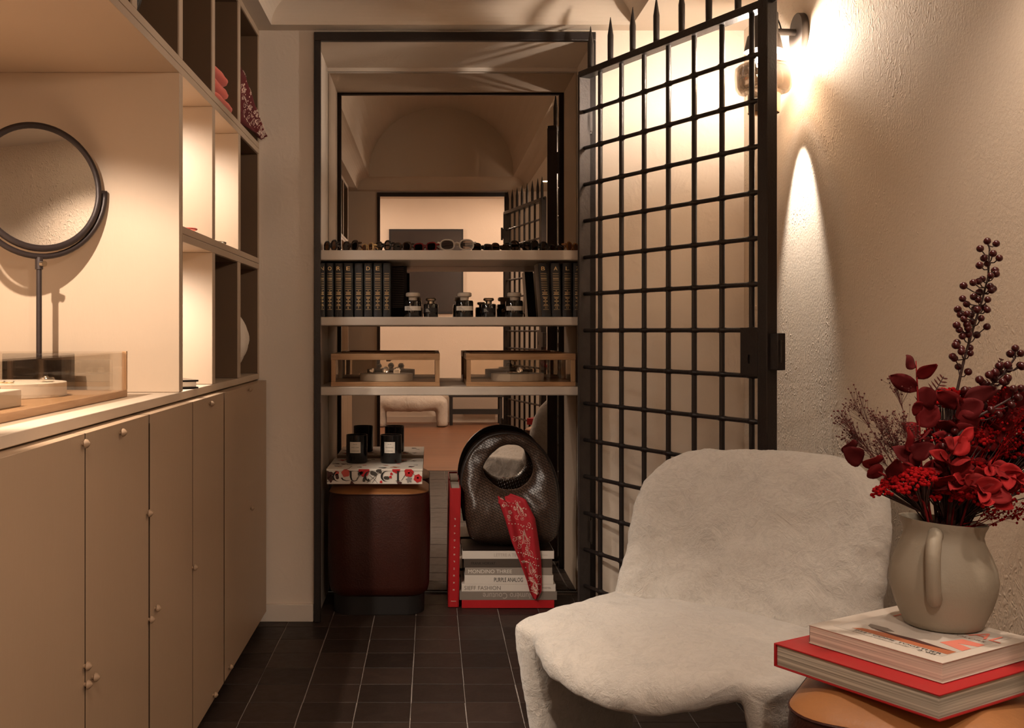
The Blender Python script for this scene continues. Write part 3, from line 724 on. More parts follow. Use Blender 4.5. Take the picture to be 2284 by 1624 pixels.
for nm, m, x, y, z0, z1 in (('base', 'black', .062, .085, .0003, .005), ('tray', 'cream', .057, .080, .005, .019), ('lid', 'black', .062, .085, .019, .024)):
    b = B(); b.box(-x, x, -y, y, z0, z1); obj(nm, b, m, o, local=True, bevel=.001)
b = B(); b.sphere((-0.712, 2.845, 0.9372 + .008), .024, 16, 8, (1, 1, .33)); tag(obj('ring_cushion', b, 'offwhite', smooth=True), 'small white ring cushion in front of the flat black-edged box', 'cushion')
def ring(name, label, m, c, R, r, rot=(0, 0, 0), group=None, stone=None):
    o = thing(name, label, 'ring' if 'ring' in name else 'bracelet', c, 0, group)
    mt = Euler(rot).to_matrix()
    b = B(); b.tube([mt @ Vector((R * math.cos(2 * PI * k / 24), R * math.sin(2 * PI * k / 24), 0)) for k in range(24)], r, 8, closed=True); obj('band', b, m, o, local=True, smooth=True, angle=180)
    if stone:
        b = B(); b.sphere(mt @ Vector(stone[0]), stone[1], 12, 8, stone[3] if len(stone) > 3 else (1, 1, 1)); obj('stone', b, stone[2], o, local=True, smooth=True, angle=180)
    return o
ring('bracelet', 'thin coral bracelet in the brighter lit cubby', 'coral', (-0.675, 2.90, 1.3742), .030, .0028)
ring('bracelet', 'silver cuff bracelet in the second lit cubby', 'silver', (-0.69, 3.37, 1.3755), .032, .0045)

# ================================================================== GLASS DISPLAY CASE ON THE WORKTOP
vx0, vx1, vy0_, vy1_, vz0, vz1 = -1.13, -0.736, 1.45, 2.56, 0.9365, 1.046
o = thing('display_case', 'large oak and glass jewellery display case on the worktop', 'display case', ((vx0 + vx1) / 2, (vy0_ + vy1_) / 2, vz0))
b = B(); b.box(vx0, vx1, vy0_, vy1_, vz0, vz0 + .016); obj('base_board', b, 'oak_y', o, bevel=.001)
g = .004
b = B(); b.box(vx1 - g - .002, vx1 - .002, vy0_ + .012, vy1_ - .012, vz0 + .0162, vz1 - .004); obj('front_pane', b, 'glass', o)
b = B(); b.box(vx0 + .002, vx0 + .002 + g, vy0_ + .012, vy1_ - .012, vz0 + .0162, vz1 - .004); obj('rear_pane', b, 'glass', o)
b = B(); b.box(vx0 + .002, vx1 - .002, vy0_ + .012, vy1_ - .012, vz1 - .0038, vz1 - .0002); obj('top_pane', b, 'glass', o)
for y in (vy0_, vy1_ - .010):
    for x in (vx0, vx1 - .010):
        b = B(); b.box(x, x + .010, y, y + .010, vz0 + .0162, vz1); obj('corner_post', b, 'oak_z', o)
b = B(); b.box(vx0 + .012, vx1 - .012, vy1_ - .008, vy1_ - .004, vz0 + .0162, vz1 - .004); obj('end_pane', b, 'glass', o)
DZ = vz0 + .0162
b = B(); b.lathe([(.0, 0), (.124, 0), (.125, .001), (.125, .030), (.124, .031), (0, .031)], 64, (-0.925, 2.30, DZ)); tag(obj('display_plinth', b, 'cream', smooth=True), 'round cream felt plinth inside the large display case', 'plinth')
b = B(); b.box(-0.985, -0.775, 1.74, 2.00, DZ, DZ + .032); tag(obj('display_plinth', b, 'cream', bevel=.002), 'square cream felt plinth at the near side of the large display case', 'plinth')
b = B(); b.sphere((-0.955, 2.115, DZ + .031 + .0175), .06, 22, 10, (1.0, .72, .29)); tag(obj('ring_cushion', b, 'offwhite', smooth=True), 'white pillow leaning between the plinths in the large display case', 'cushion')
ring('signet_ring', 'broad silver ring on the right of the round plinth', 'silver', (-0.835, 2.30, DZ + .0315 + .0055), .0105, .0048, (0, 0, 0), stone=((0, -.008, .003), .006, 'silver'))
ring('signet_ring', 'silver ring with a round head on the square plinth', 'silver', (-0.80, 1.93, DZ + .0325 + .004), .010, .0035, (0, 0, 0), stone=((0, -.009, .004), .006, 'silver'))
rr = [(-0.985, 2.245), (-0.962, 2.252), (-0.94, 2.240), (-0.915, 2.245), (-0.892, 2.236)]
for k, (x, y) in enumerate(rr):
    ring('fine_ring', 'fine gold ring %s in the row on the round plinth' % ('first', 'second', 'third', 'fourth', 'fifth')[k], 'gold', (x, y, DZ + .0315 + .0012), .0085, .0011, (0, 0, 0), 'fine rings on the round plinth', stone=((.0085, 0, .0012), .0022, 'silver'))

# ================================================================== ROUND TABLE MIRROR
mY = 2.612; mc = P(60, 417, mY); mR = .1575
o = thing('vanity_mirror', 'round black-framed table mirror on a slim stand', 'mirror', (mc.x + .03, mY, 0.9362))
bx = mc.x + .03
b = B(); b.box(bx - .072, bx + .072, mY - .05, mY + .05, 0.9362, 1.040); obj('base', b, 'bronze', o, bevel=.003)
zs = mc.z - mR - .020
b = B(); b.tube([(bx, mY, 1.038), (bx, mY, zs - .012)], .0068, 12); obj('stem', b, 'bronze', o, smooth=True)
b = B(); b.tube([(bx, mY, zs - .026), (bx, mY, zs + .004)], .0095, 14); cl = obj('collar', b, 'bronze', o, smooth=True)
b = B(); b.tube([(bx + .008, mY - .005, zs - .013), (bx + .018, mY - .012, zs - .013)], .0074, 14); obj('thumb_screw', b, 'chrome', cl, smooth=True)
yaw = math.radians(41); tilt = math.radians(3.2)
ax = Vector((math.cos(yaw), math.sin(yaw), 0)); nrm = Vector((math.sin(yaw), -math.cos(yaw), 0))
upv = (Vector((0, 0, 1)) - nrm * math.tan(tilt)).normalized(); nt_ = ax.cross(upv).normalized()
cc = Vector((bx, mY, mc.z))
b = B(); b.tube([cc + ax * (mR + .012) * math.cos(a) + Vector((0, 0, 1)) * (mR + .014) * math.sin(a) for a in [PI + PI * k / 32 for k in range(33)]], .0074, 10); obj('fork', b, 'bronze', o, smooth=True, angle=180)
b = B(); b.tube([cc + (ax * math.cos(2 * PI * k / 72) + upv * math.sin(2 * PI * k / 72)) * (mR - .005) for k in range(72)], .0085, 10, closed=True); fr = obj('rim', b, 'bronze', o, smooth=True, angle=180)
for s in (1, -1):
    b = B(); b.tube([cc + ax * s * (mR - .004), cc + ax * s * (mR + .017)], .0055, 10); obj('pivot', b, 'bronze', o, smooth=True)
dd = nt_ if nt_.dot(camo.location - cc) > 0 else -nt_
b = B(); b.prism([cc + (ax * math.cos(2 * PI * k / 72) + upv * math.sin(2 * PI * k / 72)) * (mR - .006) - dd * .003 for k in range(72)], dd * .005); obj('mirror_glass', b, 'mirror2', o)

# ================================================================== SUNGLASSES
def sunglasses(label, u, Y, yaw, rim, lens, wd=.138, h=.042, shape=2.6, thick=.0033, z=Z1, roll=0.0):
    x = (u - CU) * Y / F
    o = thing('sunglasses', label, 'sunglasses', (x, Y, z + .0003), yaw, 'sunglasses on the top shelf')
    def lens_loop(cx, k=1.0, n=26):
        res = []
        for i in range(n):
            a = 2 * PI * i / n; ca, sa = math.cos(a), math.sin(a)
            px = (abs(ca) ** (2 / shape)) * (1 if ca > 0 else -1); pz = (abs(sa) ** (2 / shape)) * (1 if sa > 0 else -1)
            res.append(Vector((cx + px * wd * .195 * k, 0, h * .5 + pz * h * .5 * k * (1.0 if sa > 0 else .92))))
        return res
    e = wd * .255; b = B()
    for s in (-1, 1): b.tube([p + Vector((0, 0, thick * .7)) for p in lens_loop(s * e, .93)], thick, 6, closed=True)
    b.tube([(-e + wd * .185, 0, h * .62 + thick), (0, -.002, h * .72 + thick), (e - wd * .185, 0, h * .62 + thick)], thick * .95, 6)
    for s in (-1, 1): b.tube([(s * (e + wd * .18), 0, h * .74), (s * wd * .5, .004, h * .78)], thick * 1.15, 6)
    obj('frame', b, rim, o, local=True, smooth=True, angle=60)
    for s in (-1, 1):
        b = B(); b.prism([p + Vector((0, -.0006, thick * .7)) for p in lens_loop(s * e, .93)], (0, .0012, 0)); obj('lens', b, lens, o, local=True)
    for s in (-1, 1):                               # folded temples
        yo = .010 if s > 0 else .017
        b = B(); b.tube([(s * wd * .5, .004, h * .78), (s * wd * .5, yo, h * .77), (s * wd * .46, yo + .003, h * .76), (0, yo + .004, h * .66), (-s * wd * .32, yo + .003, h * .50), (-s * wd * .44, yo + .001, h * .30)], [thick * .9] * 4 + [thick * 1.1, thick * .8], 6); obj('temple', b, rim, o, local=True, smooth=True, angle=60)
    return o
R_ = math.radians
SG = [('black acetate sunglasses at the left end of the top shelf', 737, 4.16, R_(-62), 'black', 'lens_brown', .14, .044, 2.4),
      ('tortoiseshell sunglasses, second from the left on the top shelf', 782, 4.16, R_(-58), 'tortoise', 'lens', .14, .043, 2.4),
      ('thin gold wire sunglasses with amber lenses near the left of the top shelf', 820, 4.16, R_(-64), 'gold', 'lens_brown', .13, .032, 3.2),
      ('black round-cornered glasses, fourth from the left on the top shelf', 855, 4.16, R_(-58), 'black', 'lens_pale', .135, .042, 2.2),
      ('dark brown sunglasses left of the red pair', 897, 4.17, R_(-55), 'tortoise', 'lens', .14, .038, 3.0),
      ('translucent red sunglasses on the top shelf', 948, 4.17, R_(-45), 'red_acetate', 'lens', .14, .036, 3.2),
      ('clear crystal sunglasses facing out in the middle of the top shelf', 1019, 4.11, R_(0), 'crystal', 'lens_pale', .146, .044, 2.5),
      ('flat black sunglasses right of the crystal pair', 1076, 4.19, R_(48), 'black', 'lens', .145, .034, 3.4),
      ('dark oval sunglasses before the reflected gate', 1117, 4.19, R_(52), 'tortoise', 'lens', .14, .034, 2.4),
      ('black sunglasses with silvery glinting lenses on the top shelf', 1162, 4.17, R_(46), 'black', 'lens_pale', .145, .042, 2.2),
      ('black tall-rimmed sunglasses, third from the right on the top shelf', 1203, 4.17, R_(54), 'black_matt', 'lens', .138, .043, 2.6),
      ('slim dark sunglasses, second from the right on the top shelf', 1240, 4.17, R_(58), 'black', 'lens_brown', .135, .026, 2.6),
      ('amber acetate sunglasses at the right end of the top shelf', 1277, 4.16, R_(62), 'amber', 'lens_brown', .138, .036, 2.4)]
for s in SG: sunglasses(*s)

# ================================================================== BLACK GILT VOLUMES
def volume(u0, u1, letter, num, lean=0.0):
    Y = 4.085; x0 = (u0 - CU) * Y / F; x1 = (u1 - CU) * Y / F; wd = x1 - x0; h = .2075
    wd_ = dict(zip(range(3, 15), 'three four five six seven eight nine ten eleven twelve thirteen fourteen'.split()))[num]
    lab = ('black volume %s, lettered %s in gilt, on the second shelf' % (wd_, letter)) if letter else ('black volume %s, without a gilt letter, on the second shelf' % wd_)
    o = thing('gilt_volume', lab, 'book', ((x0 + x1) / 2, Y, Z2 + .0003), 0, 'black gilt volumes on the second shelf')
    sh = lambda z: lean * z
    def P2(x, y, z): return Vector((x + sh(z), y, z))
    hw = wd / 2 - .0004
    def spine(r, z):                               # rounded spine outline
        return [P2(-hw, .14, z)] + [P2(hw * math.sin(a) * 1.0, -.007 * math.cos(a), z) for a in [(-PI / 2 + PI * k / 10) for k in range(11)]] + [P2(hw, .14, z)]
    b = B(); lo, hi = spine(0, 0), spine(0, h); n = len(lo)
    b.add(lo + hi, [tuple(range(n - 1, -1, -1)), tuple(range(n, 2 * n))] + [(i, (i + 1) % n, n + (i + 1) % n, n + i) for i in range(n)])
    obj('cover', b, 'black_leather', o, local=True, smooth=True, angle=50)
    gb_ = B()
    def line(z, w_, th):
        # a gilt fillet following the rounded spine
        k = 6; a0 = math.asin(min(.95, w_))
        vs_ = []
        for i in range(k + 1):
            a = -a0 + 2 * a0 * i / k
            for dz in (-th / 2, th / 2): vs_.append(P2(hw * math.sin(a), -.0076 * math.cos(a) - .0003, z + dz))
        gb_.add(vs_, [(2 * i, 2 * i + 2, 2 * i + 3, 2 * i + 1) for i in range(k)])
    zz = lambda v: (706 - v) / 121 * h
    for v in (608, 612.5, 616.5, 624, 628, 632, 636, 640, 644): line(zz(v), .62, .0010)
    line(zz(620.3), .60, .0026)
    for v, w_, th in ((647, .12, .002), (650, .55, .0016), (652.6, .45, .0016), (655.4, .58, .0022), (661, .55, .0012), (663.5, .4, .0026), (667, .15, .0024), (670.5, .45, .0026), (674.5, .15, .0024), (678.5, .4, .0020), (681, .58, .0010), (689, .60, .0010)): line(zz(v), w_, th)
    me = mesh_of(gb_, 'gilt'); obj('gilt_tooling', me, 'gold', o, local=True)
    for txt, v, hh in ((letter, 597, .0145), (str(num), 685, .0075)):
        if txt:
            me = text_mesh(txt, hh, min(.014, wd * .55) if len(txt) == 1 and hh > .01 else None)
            me.transform(Matrix.Rotation(PI / 2, 4, 'X')); me.transform(Matrix.Translation((sh(zz(v)), -.0082, zz(v)))); obj('lettering', me, 'gold', o, local=True)
    return o
for a in ((711.5, 726, 'N', 3), (727, 744.6, 'O', 4), (745.5, 765, 'R', 5), (766, 788, 'E', 6), (790, 810, '', 7), (811.5, 831, 'D', 8), (832.5, 852.5, 'E', 9), (853.6, 872, '', 10)): volume(*a)
for a in ((1208, 1230, 'B', 11, -.075), (1231, 1253, 'A', 12, -.03), (1254, 1276.5, 'L', 13, 0), (1277.5, 1299, 'Z', 14, 0)): volume(*a)
# ribbed black book turned outwards
o = thing('ribbed_book', 'black book with pale horizontal ribs beside the gilt volumes', 'book', (P(891, 706, 4.2).x, 4.20, Z2 + .0003), R_(-38))
b = B(); b.box(-.030, .030, -.010, .010, 0, .203); obj('cover', b, 'black_matt', o, local=True)
b = B(); b.box(-.036, -.0302, -.012, .012, 0, .205); obj('spine', b, 'grey_cover', o, local=True)
for k in range(23):
    b = B(); b.box(-.029, .030, -.0125, -.0102, .040 + k * .0070, .0418 + k * .0070); obj('rib', b, 'grey_cover', o, local=True)

# ================================================================== PERFUMES
def perfume(label, u, big, Y=4.15):
    x = (u - CU) * Y / F; o = thing('perfume_bottle', label, 'perfume', (x, Y, Z2 + .0003), 0, 'perfume bottles on the second shelf')
    if big: r, hb, cp = .0345, .066, 'pearl'
    else: r, hb, cp = .0285, .053, 'chrome'
    b = B(); b.lathe([(0, 0), (r * .96, 0), (r, .003), (r, hb - .006), (r * .92, hb - .001), (r * .35, hb), (0, hb)], 36); obj('bottle', b, 'perfume', o, local=True, smooth=True)
    b = B(); b.lathe([(0, hb), (.0165, hb), (.0172, hb + .012), (.0265, hb + .015), (.0282, hb + .020), (.0270, hb + .028), (.022, hb + .031), (0, hb + .032)] if big else [(0, hb), (.012, hb), (.0125, hb + .009), (.020, hb + .012), (.021, hb + .018), (.018, hb + .022), (0, hb + .023)], 30); obj('cap', b, cp, o, local=True, smooth=True)
    z0, z1 = (.026, .043) if big else (.018, .036)
    b = B(); k = 14; a0 = 1.15
    vs_ = []
    for i in range(k + 1):
        a = -a0 + 2 * a0 * i / k
        for z in (z0, z1): vs_.append((( r + .0004) * math.sin(a), -(r + .0004) * math.cos(a), z))
    b.add(vs_, [(2 * i, 2 * i + 2, 2 * i + 3, 2 * i + 1) for i in range(k)]); lb = obj('label', b, 'white' if big else 'black_matt', o, local=True, smooth=True)
    for q in range(3):
        b = B(); zz = z0 + (z1 - z0) * (.72 - .24 * q); a1, a2 = -.75, (-.35 + .12 * q)
        vs_ = []
        for i in range(4):
            a = a1 + (a2 - a1) * i / 3
            for z in (zz - .0007, zz + .0007): vs_.append(((r + .0009) * math.sin(a), -(r + .0009) * math.cos(a), z))
        b.add(vs_, [(2 * i, 2 * i + 2, 2 * i + 3, 2 * i + 1) for i in range(3)]); obj('print', b, 'ink_grey' if big else 'white', lb, local=True)
perfume('large dark perfume with a pale cap, leftmost on the second shelf', 921, True)
perfume('small dark perfume with a brassy cap, left of the middle one', 961, False)
perfume('large dark perfume with a pale cap in the middle of the row', 1036, True)
perfume('small dark perfume with a brassy cap, right of the middle one', 1090, False)
perfume('large dark perfume with a pale cap, rightmost in the row', 1147, True)

# ================================================================== OAK DISPLAY BOXES
def oak_box(label, u0, u1):
    Y0, Y1 = 4.075, 4.385; x0 = (u0 - CU) * Y0 / F; x1 = (u1 - CU) * Y0 / F; z0 = Z3 + .0003; z1 = H - (789 - CV) * Y0 / F
    o = thing('display_box', label, 'display box', ((x0 + x1) / 2, Y0, z0), 0, 'oak display boxes')
    s = .017; lz = z1 - .024
    def bx_(nm, m, *a, **k): b = B(); b.box(*a); return obj(nm, b, m, o, **k)
    bx_('base_board', 'oak', x0, x1, Y0, Y1, z0, z0 + s, bevel=.001)
    for x in (x0 + .001, x1 - s - .001):
        for y in (Y0 + .001, Y1 - s - .001): bx_('post', 'oak_z', x, x + s, y, y + s, z0 + s + .0002, lz - .0002, bevel=.0008)
    for y in (Y0, Y1 - s): bx_('lid_rail', 'oak', x0, x1, y, y + s, lz, z1, bevel=.001)
    for x in (x0, x1 - s): bx_('lid_rail', 'oak_y', x, x + s, Y0 + s + .0002, Y1 - s - .0002, lz, z1, bevel=.001)
    bx_('top_pane', 'glass', x0 + s, x1 - s, Y0 + s, Y1 - s, lz + .006, lz + .009)
    bx_('front_pane', 'glass', x0 + s + .002, x1 - s - .002, Y0 + .007, Y0 + .010, z0 + s + .0003, lz - .0003)
    bx_('rear_pane', 'glass', x0 + s + .002, x1 - s - .002, Y1 - .010, Y1 - .007, z0 + s + .0003, lz - .0003)
    bx_('side_pane', 'glass', x0 + .007, x0 + .010, Y0 + s + .002, Y1 - s - .002, z0 + s + .0003, lz - .0003)
    bx_('side_pane', 'glass', x1 - .010, x1 - .007, Y0 + s + .002, Y1 - s - .002, z0 + s + .0003, lz - .0003)
    bx_('catch', 'oak_z', (x0 + x1) / 2 - .009, (x0 + x1) / 2 + .009, Y1 - s - .006, Y1 - s - .0005, lz - .014, lz - .0003)
    return z0 + s
zb = oak_box('oak and glass display box on the left of the third shelf', 738, 981)
oak_box('oak and glass display box on the right of the third shelf', 1040, 1284)
YD = 4.21
for u, lab in ((862, 'round cream plinth inside the left oak display box'), (1154, 'round cream plinth inside the right oak display box')):
    x = (u - CU) * YD / F
    b = B(); b.lathe([(0, 0), (.104, 0), (.105, .001), (.105, .027), (.104, .028), (0, .028)], 56, (x, YD, zb + .0003)); tag(obj('display_plinth', b, 'cream', smooth=True), lab, 'plinth', 'plinths in the oak boxes')
zt = zb + .0286
def jewel(name, label, u, Y, kind):
    x = (u - CU) * Y / F; o = thing(name, label, 'ring' if 'ring' in name else 'bracelet', (x, Y, zt))
    def band(R, r, c=(0, 0, 0), tiltx=PI / 2): 
        mt = Euler((tiltx, 0, 0)).to_matrix(); b = B(); b.tube([Vector(c) + mt @ Vector((R * math.cos(2 * PI * k / 24), R * math.sin(2 * PI * k / 24), 0)) for k in range(24)], r, 7, closed=True); obj('band', b, 'silver', o, local=True, smooth=True, angle=180)
    if kind == 'heart':
        band(.010, .002, (0, .008, .0125), 0.9)
        pts = []
        for k in range(30):
            a = 2 * PI * k / 30; hx = 16 * math.sin(a) ** 3; hz = 13 * math.cos(a) - 5 * math.cos(2 * a) - 2 * math.cos(3 * a) - math.cos(4 * a); q = Matrix.Rotation(.45, 2) @ Vector((hx, hz)); pts.append(Vector((q.x * .00062, -.004, .0125 + q.y * .00062)))
        b = B(); b.prism(pts, (0, .003, 0)); obj('heart', b, 'silver', o, local=True)
        b = B(); b.tube([p + Vector((0, -.0008, 0)) for p in pts], .0013, 6, closed=True); obj('rim', b, 'silver', o, local=True, smooth=True)
    if kind == 'round':
        band(.0115, .0022, (0, .006, .0138), PI / 2)
        b = B(); b.lathe([(0, 0), (.0095, 0), (.0115, .0015), (.010, .003), (.0085, .0022), (0, .0028)], 26, (0, .002, .0138), 'y'); 
        for p in b.v: p.y = .002 - (p.y - .002)
        obj('head', b, 'silver', o, local=True, smooth=True)
    if kind == 'crest':
        band(.011, .0022, (0, .008, .0135), 1.2)
        pts = [Vector((x_ * .001, -.002, .0012 + z_ * .001)) for x_, z_ in ((-12, 0), (-7, 1), (0, -.5), (7, 1), (12, 0), (13, 10), (16, 12), (11, 17), (9, 24), (5, 18), (0, 21), (-5, 17), (-10, 16), (-13, 10))]
        b = B(); b.prism(pts, (0, .003, 0)); obj('crest', b, 'silver', o, local=True)
        for xx in (-8, -4, 0, 4, 8):
            b = B(); b.tube([(xx * .001, -.0025, .003), (xx * .001, -.003, .009), (xx * .0009, -.0025, .0155)], .0010, 6); obj('ridge', b, 'silver', o, local=True, smooth=True)
    if kind == 'bracelet':
        b = B(); b.tube([(.040 * math.cos(2 * PI * k / 40), .026 * math.sin(2 * PI * k / 40), .0052) for k in range(40)], [.0042 if k % 2 else .0028 for k in range(40)], 8, closed=True); obj('band', b, 'silver', o, local=True, smooth=True, angle=180)
        b = B(); b.lathe([(0, 0), (.0125, 0), (.0145, .002), (.0125, .005), (.010, .0035), (0, .0045)], 28, (.004, 0, .0148), 'y')
        for p in b.v: p.y = -.026 - p.y
        obj('head', b, 'silver', o, local=True, smooth=True)
jewel('heart_ring', 'silver heart ring in the left oak display box', 830, 4.16, 'heart')
jewel('signet_ring', 'round silver signet ring in the left oak display box', 860, 4.16, 'round')
jewel('crest_ring', 'silver crown-shaped ring in the left oak display box', 885, 4.155, 'crest')
jewel('charm_bracelet', 'silver bracelet with a round medallion in the right oak display box', 1155, 4.185, 'bracelet')

# ================================================================== STOOLS
def rsq(hw, hd, r, n=8):                          # rounded rectangle outline
    res = []
    for cx, cy, a0 in ((hw - r, hd - r, 0), (-hw + r, hd - r, PI / 2), (-hw + r, -hd + r, PI), (hw - r, -hd + r, 1.5 * PI)):
        for k in range(n + 1): a = a0 + PI / 2 * k / n; res.append((cx + r * math.cos(a), cy + r * math.sin(a)))
    return res
def stool(label, x, y, rz, hw, hd, h, rc=.10, plinth=.07):
    o = thing('leather_stool', label, 'stool', (x, y, 0.0005), rz, 'leather stools')
    def stack(prof):                               # (inset, z) rings
        b = B(); rg = [[Vector((px, py, z)) for px, py in rsq(hw - d, hd - d, max(.02, rc - d))] for d, z in prof]; n = len(rg[0])
        b.add([p for r in rg for p in r], [tuple(range(n - 1, -1, -1)), tuple((len(rg) - 1) * n + k for k in range(n))] + [(i * n + k, i * n + (k + 1) % n, (i + 1) * n + (k + 1) % n, (i + 1) * n + k) for i in range(len(rg) - 1) for k in range(n)]); return b
    obj('plinth', stack([(.02, 0), (.02, plinth)]), 'black_matt', o, local=True, smooth=True)
    obj('side', stack([(.02, plinth + .0003), (.006, plinth + .012), (.0, plinth + .04), (-.004, h * .55), (.0, h - .07), (.003, h - .0445)]), 'leather_red', o, local=True, smooth=True)
    obj('seat', stack([(.003, h - .044), (.002, h - .041), (.007, h - .036), (.015, h - .031), (.045, h - .018), (.085, h - .007), (.125, h - .001), (.15, h)]), 'leather_tan', o, local=True, smooth=True, angle=60)
    b = B(); rg = [Vector((px, py, h - .0438)) for px, py in rsq(hw - .0012, hd - .0012, rc)]; b.tube(rg, .0026, 6, closed=True); obj('piping', b, 'leather_red', o, local=True, smooth=True)
    return o
xs = (845 - CU) * 4.14 / F
HS = .509
stool('oxblood leather stool with a tan top inside the niche', xs, 4.250, 0, .197, .184, HS)
stool('oxblood leather stool with a tan top under the vase and books', 0.862, 1.868, R_(-31), .200, .200, .4815, .09)

# floral gift box on the niche stool
BY = 4.05
bw0, bw1 = (728 - CU) * BY / F, (943 - CU) * BY / F; bz0 = HS + .0006; bz1 = bz0 + .0585
o = thing('floral_box', 'cream keepsake box printed with red flowers on the niche stool', 'box', ((bw0 + bw1) / 2, BY, bz0))
b = B(); b.box(bw0 + .002, bw1 - .002, BY + .002, BY + .333, bz0, bz1 - .0085); obj('tray', b, 'white', o, bevel=.001)
b = B(); b.box(bw0, bw1, BY, BY + .335, bz1 - .008, bz1); obj('lid', b, 'white', o, bevel=.001)
r2 = random.Random(5)
def blob(cx, cz, r, m, seed, petals=6, onTop=None, squash=1.0, amp=.2):
    b = B(); n = 26; pts = []
    for k in range(n):
        a = 2 * PI * k / n; q = r * (1 + amp * math.cos(petals * a + seed)); pts.append((cx + q * math.cos(a), cz + q * math.sin(a) * squash))
    pts = [(min(max(x, bw0 + .003), bw1 - .003), z) for x, z in pts]
    if onTop is None:
        pts = [(x, min(max(z, bz0 + .001), bz1 - .001)) for x, z in pts]; b.prism([(x, BY - .0002, z) for x, z in pts], (0, -.0003, 0))
    else: b.prism([(x, min(max(onTop + (z - cz), BY + .003), BY + .332), bz1 + .0001) for x, z in pts], (0, 0, .0003))
    obj('flower_print', b, m, o)
fx = lambda u: (u - CU) * BY / F
fz = lambda v: H - (v - CV) * BY / F
for u, v, r, m, pt in ((771, 1055, 9, 'flower_pink', 5), (812, 1051, 12, 'flower_red', 3), (884, 1047, 9, 'flower_red', 4), (912, 1054, 10, 'flower_red', 5), (932, 1067, 9, 'flower_red', 6), (733, 1058, 8, 'flower_brown', 3), (738, 1068, 7, 'flower_brown', 4), (752, 1063, 5, 'flower_brown', 2), (751, 1055, 5, 'flower_pink', 3), (912, 1070, 6, 'flower_grey', 5), (804, 1056, 5, 'flower_leaf', 2), (833, 1056, 6, 'flower_leaf', 2), (846, 1050, 6, 'flower_leaf', 3), (873, 1057, 3, 'flower_red', 3), (871, 1064, 3, 'flower_red', 3), (812, 1070, 4, 'flower_leaf', 2), (862, 1066, 5, 'flower_leaf', 2), (785, 1079, 5, 'flower_brown', 3), (850, 1075, 3, 'flower_red', 3), (890, 1078, 5, 'flower_brown', 3)):
    blob(fx(u), fz(v), r * BY / F, m, r2.uniform(0, 6), pt, amp=.09 if m in ('flower_red', 'flower_pink') else .28)
for u, v in ((912, 1055), (932, 1066), (822, 1070)): blob(fx(u), fz(v) , 2.2 * BY / F, 'flower_leaf', 0, 5)
for k in range(26):
    blob(r2.uniform(bw0 + .02, bw1 - .02), 0, r2.uniform(.006, .016), r2.choice(['flower_red', 'flower_pink', 'flower_brown', 'flower_leaf', 'flower_grey', 'earth']), r2.uniform(0, 6), r2.choice([3, 4, 5]), onTop=r2.uniform(BY + .015, BY + .32), amp=.3)
for pts in (((795, 1068), (806, 1058), (812, 1050)), ((818, 1077), (832, 1066), (846, 1054)), ((830, 1077), (838, 1066), (842, 1052)), ((824, 1060), (836, 1070), (842, 1078)), ((895, 1072), (902, 1062), (906, 1056)), ((925, 1060), (919, 1055), (914, 1050)), ((769, 1048), (778, 1045), (785, 1040)), ((730, 1075), (742, 1066), (750, 1052))):
    b = B(); b.tube([(fx(u), BY - .0004, fz(v)) for u, v in pts], .0008, 5); obj('stalk_print', b, 'flower_leaf', o)
# high-contrast serif lettering on the box front
def crescent(u0, u1, v0, v1, open_=.62, thick=.36):
    cx, cz = (u0 + u1) / 2, (v0 + v1) / 2; rx, rz = (u1 - u0) / 2, (v1 - v0) / 2; pts_o, pts_i = [], []
    for k in range(25):
        a = open_ + (2 * PI - 2 * open_) * k / 24
        pts_o.append((cx + rx * math.cos(a), cz + rz * math.sin(a))); e = .96
        pts_i.append((cx + rx * thick * .5 + rx * (1 - thick * .5) * e * math.cos(a), cz + rz * e * math.sin(a)))
    return pts_o + pts_i[::-1]
def letter_poly(polys, nm='lettering'):
    b = B()
    for pl in polys:
        n = len(pl) // 2; fr_ = [Vector((fx(u), BY - .0008, fz(v))) for u, v in pl]
        for i in range(n - 1): b.add([fr_[i], fr_[i + 1], fr_[-i - 2], fr_[-i - 1]], [(0, 1, 2, 3)])
    obj(nm, b, 'ink', o)
letter_poly([crescent(741, 766, 1051, 1074, .25, .30), [(760, 1066), (764, 1071), (772, 1073), (780, 1072), (780, 1071.2), (772, 1071.5), (766, 1069), (763, 1065)]])
letter_poly([[(780, 1051), (780.2, 1064), (783, 1071), (789, 1074), (796, 1072), (799.5, 1066), (800, 1051), (799, 1051), (798.5, 1065), (795, 1070.5), (790, 1072.5), (786, 1070.5), (784.5, 1064), (784.2, 1051)], [(777, 1050.6), (788, 1050.6), (788, 1051.4), (777, 1051.4)], [(796, 1050.6), (803, 1050.6), (803, 1051.4), (796, 1051.4)]])
letter_poly([crescent(812, 838, 1051, 1074, .62, .32)])
letter_poly([crescent(849, 874, 1051, 1074, .62, .32)])
letter_poly([[(885.5, 1051), (885.5, 1072.5), (889.5, 1072.5), (889.5, 1051)], [(882.5, 1050.6), (892.5, 1050.6), (892.5, 1051.6), (882.5, 1051.6)], [(882.5, 1072), (892.5, 1072), (892.5, 1073), (882.5, 1073)]])

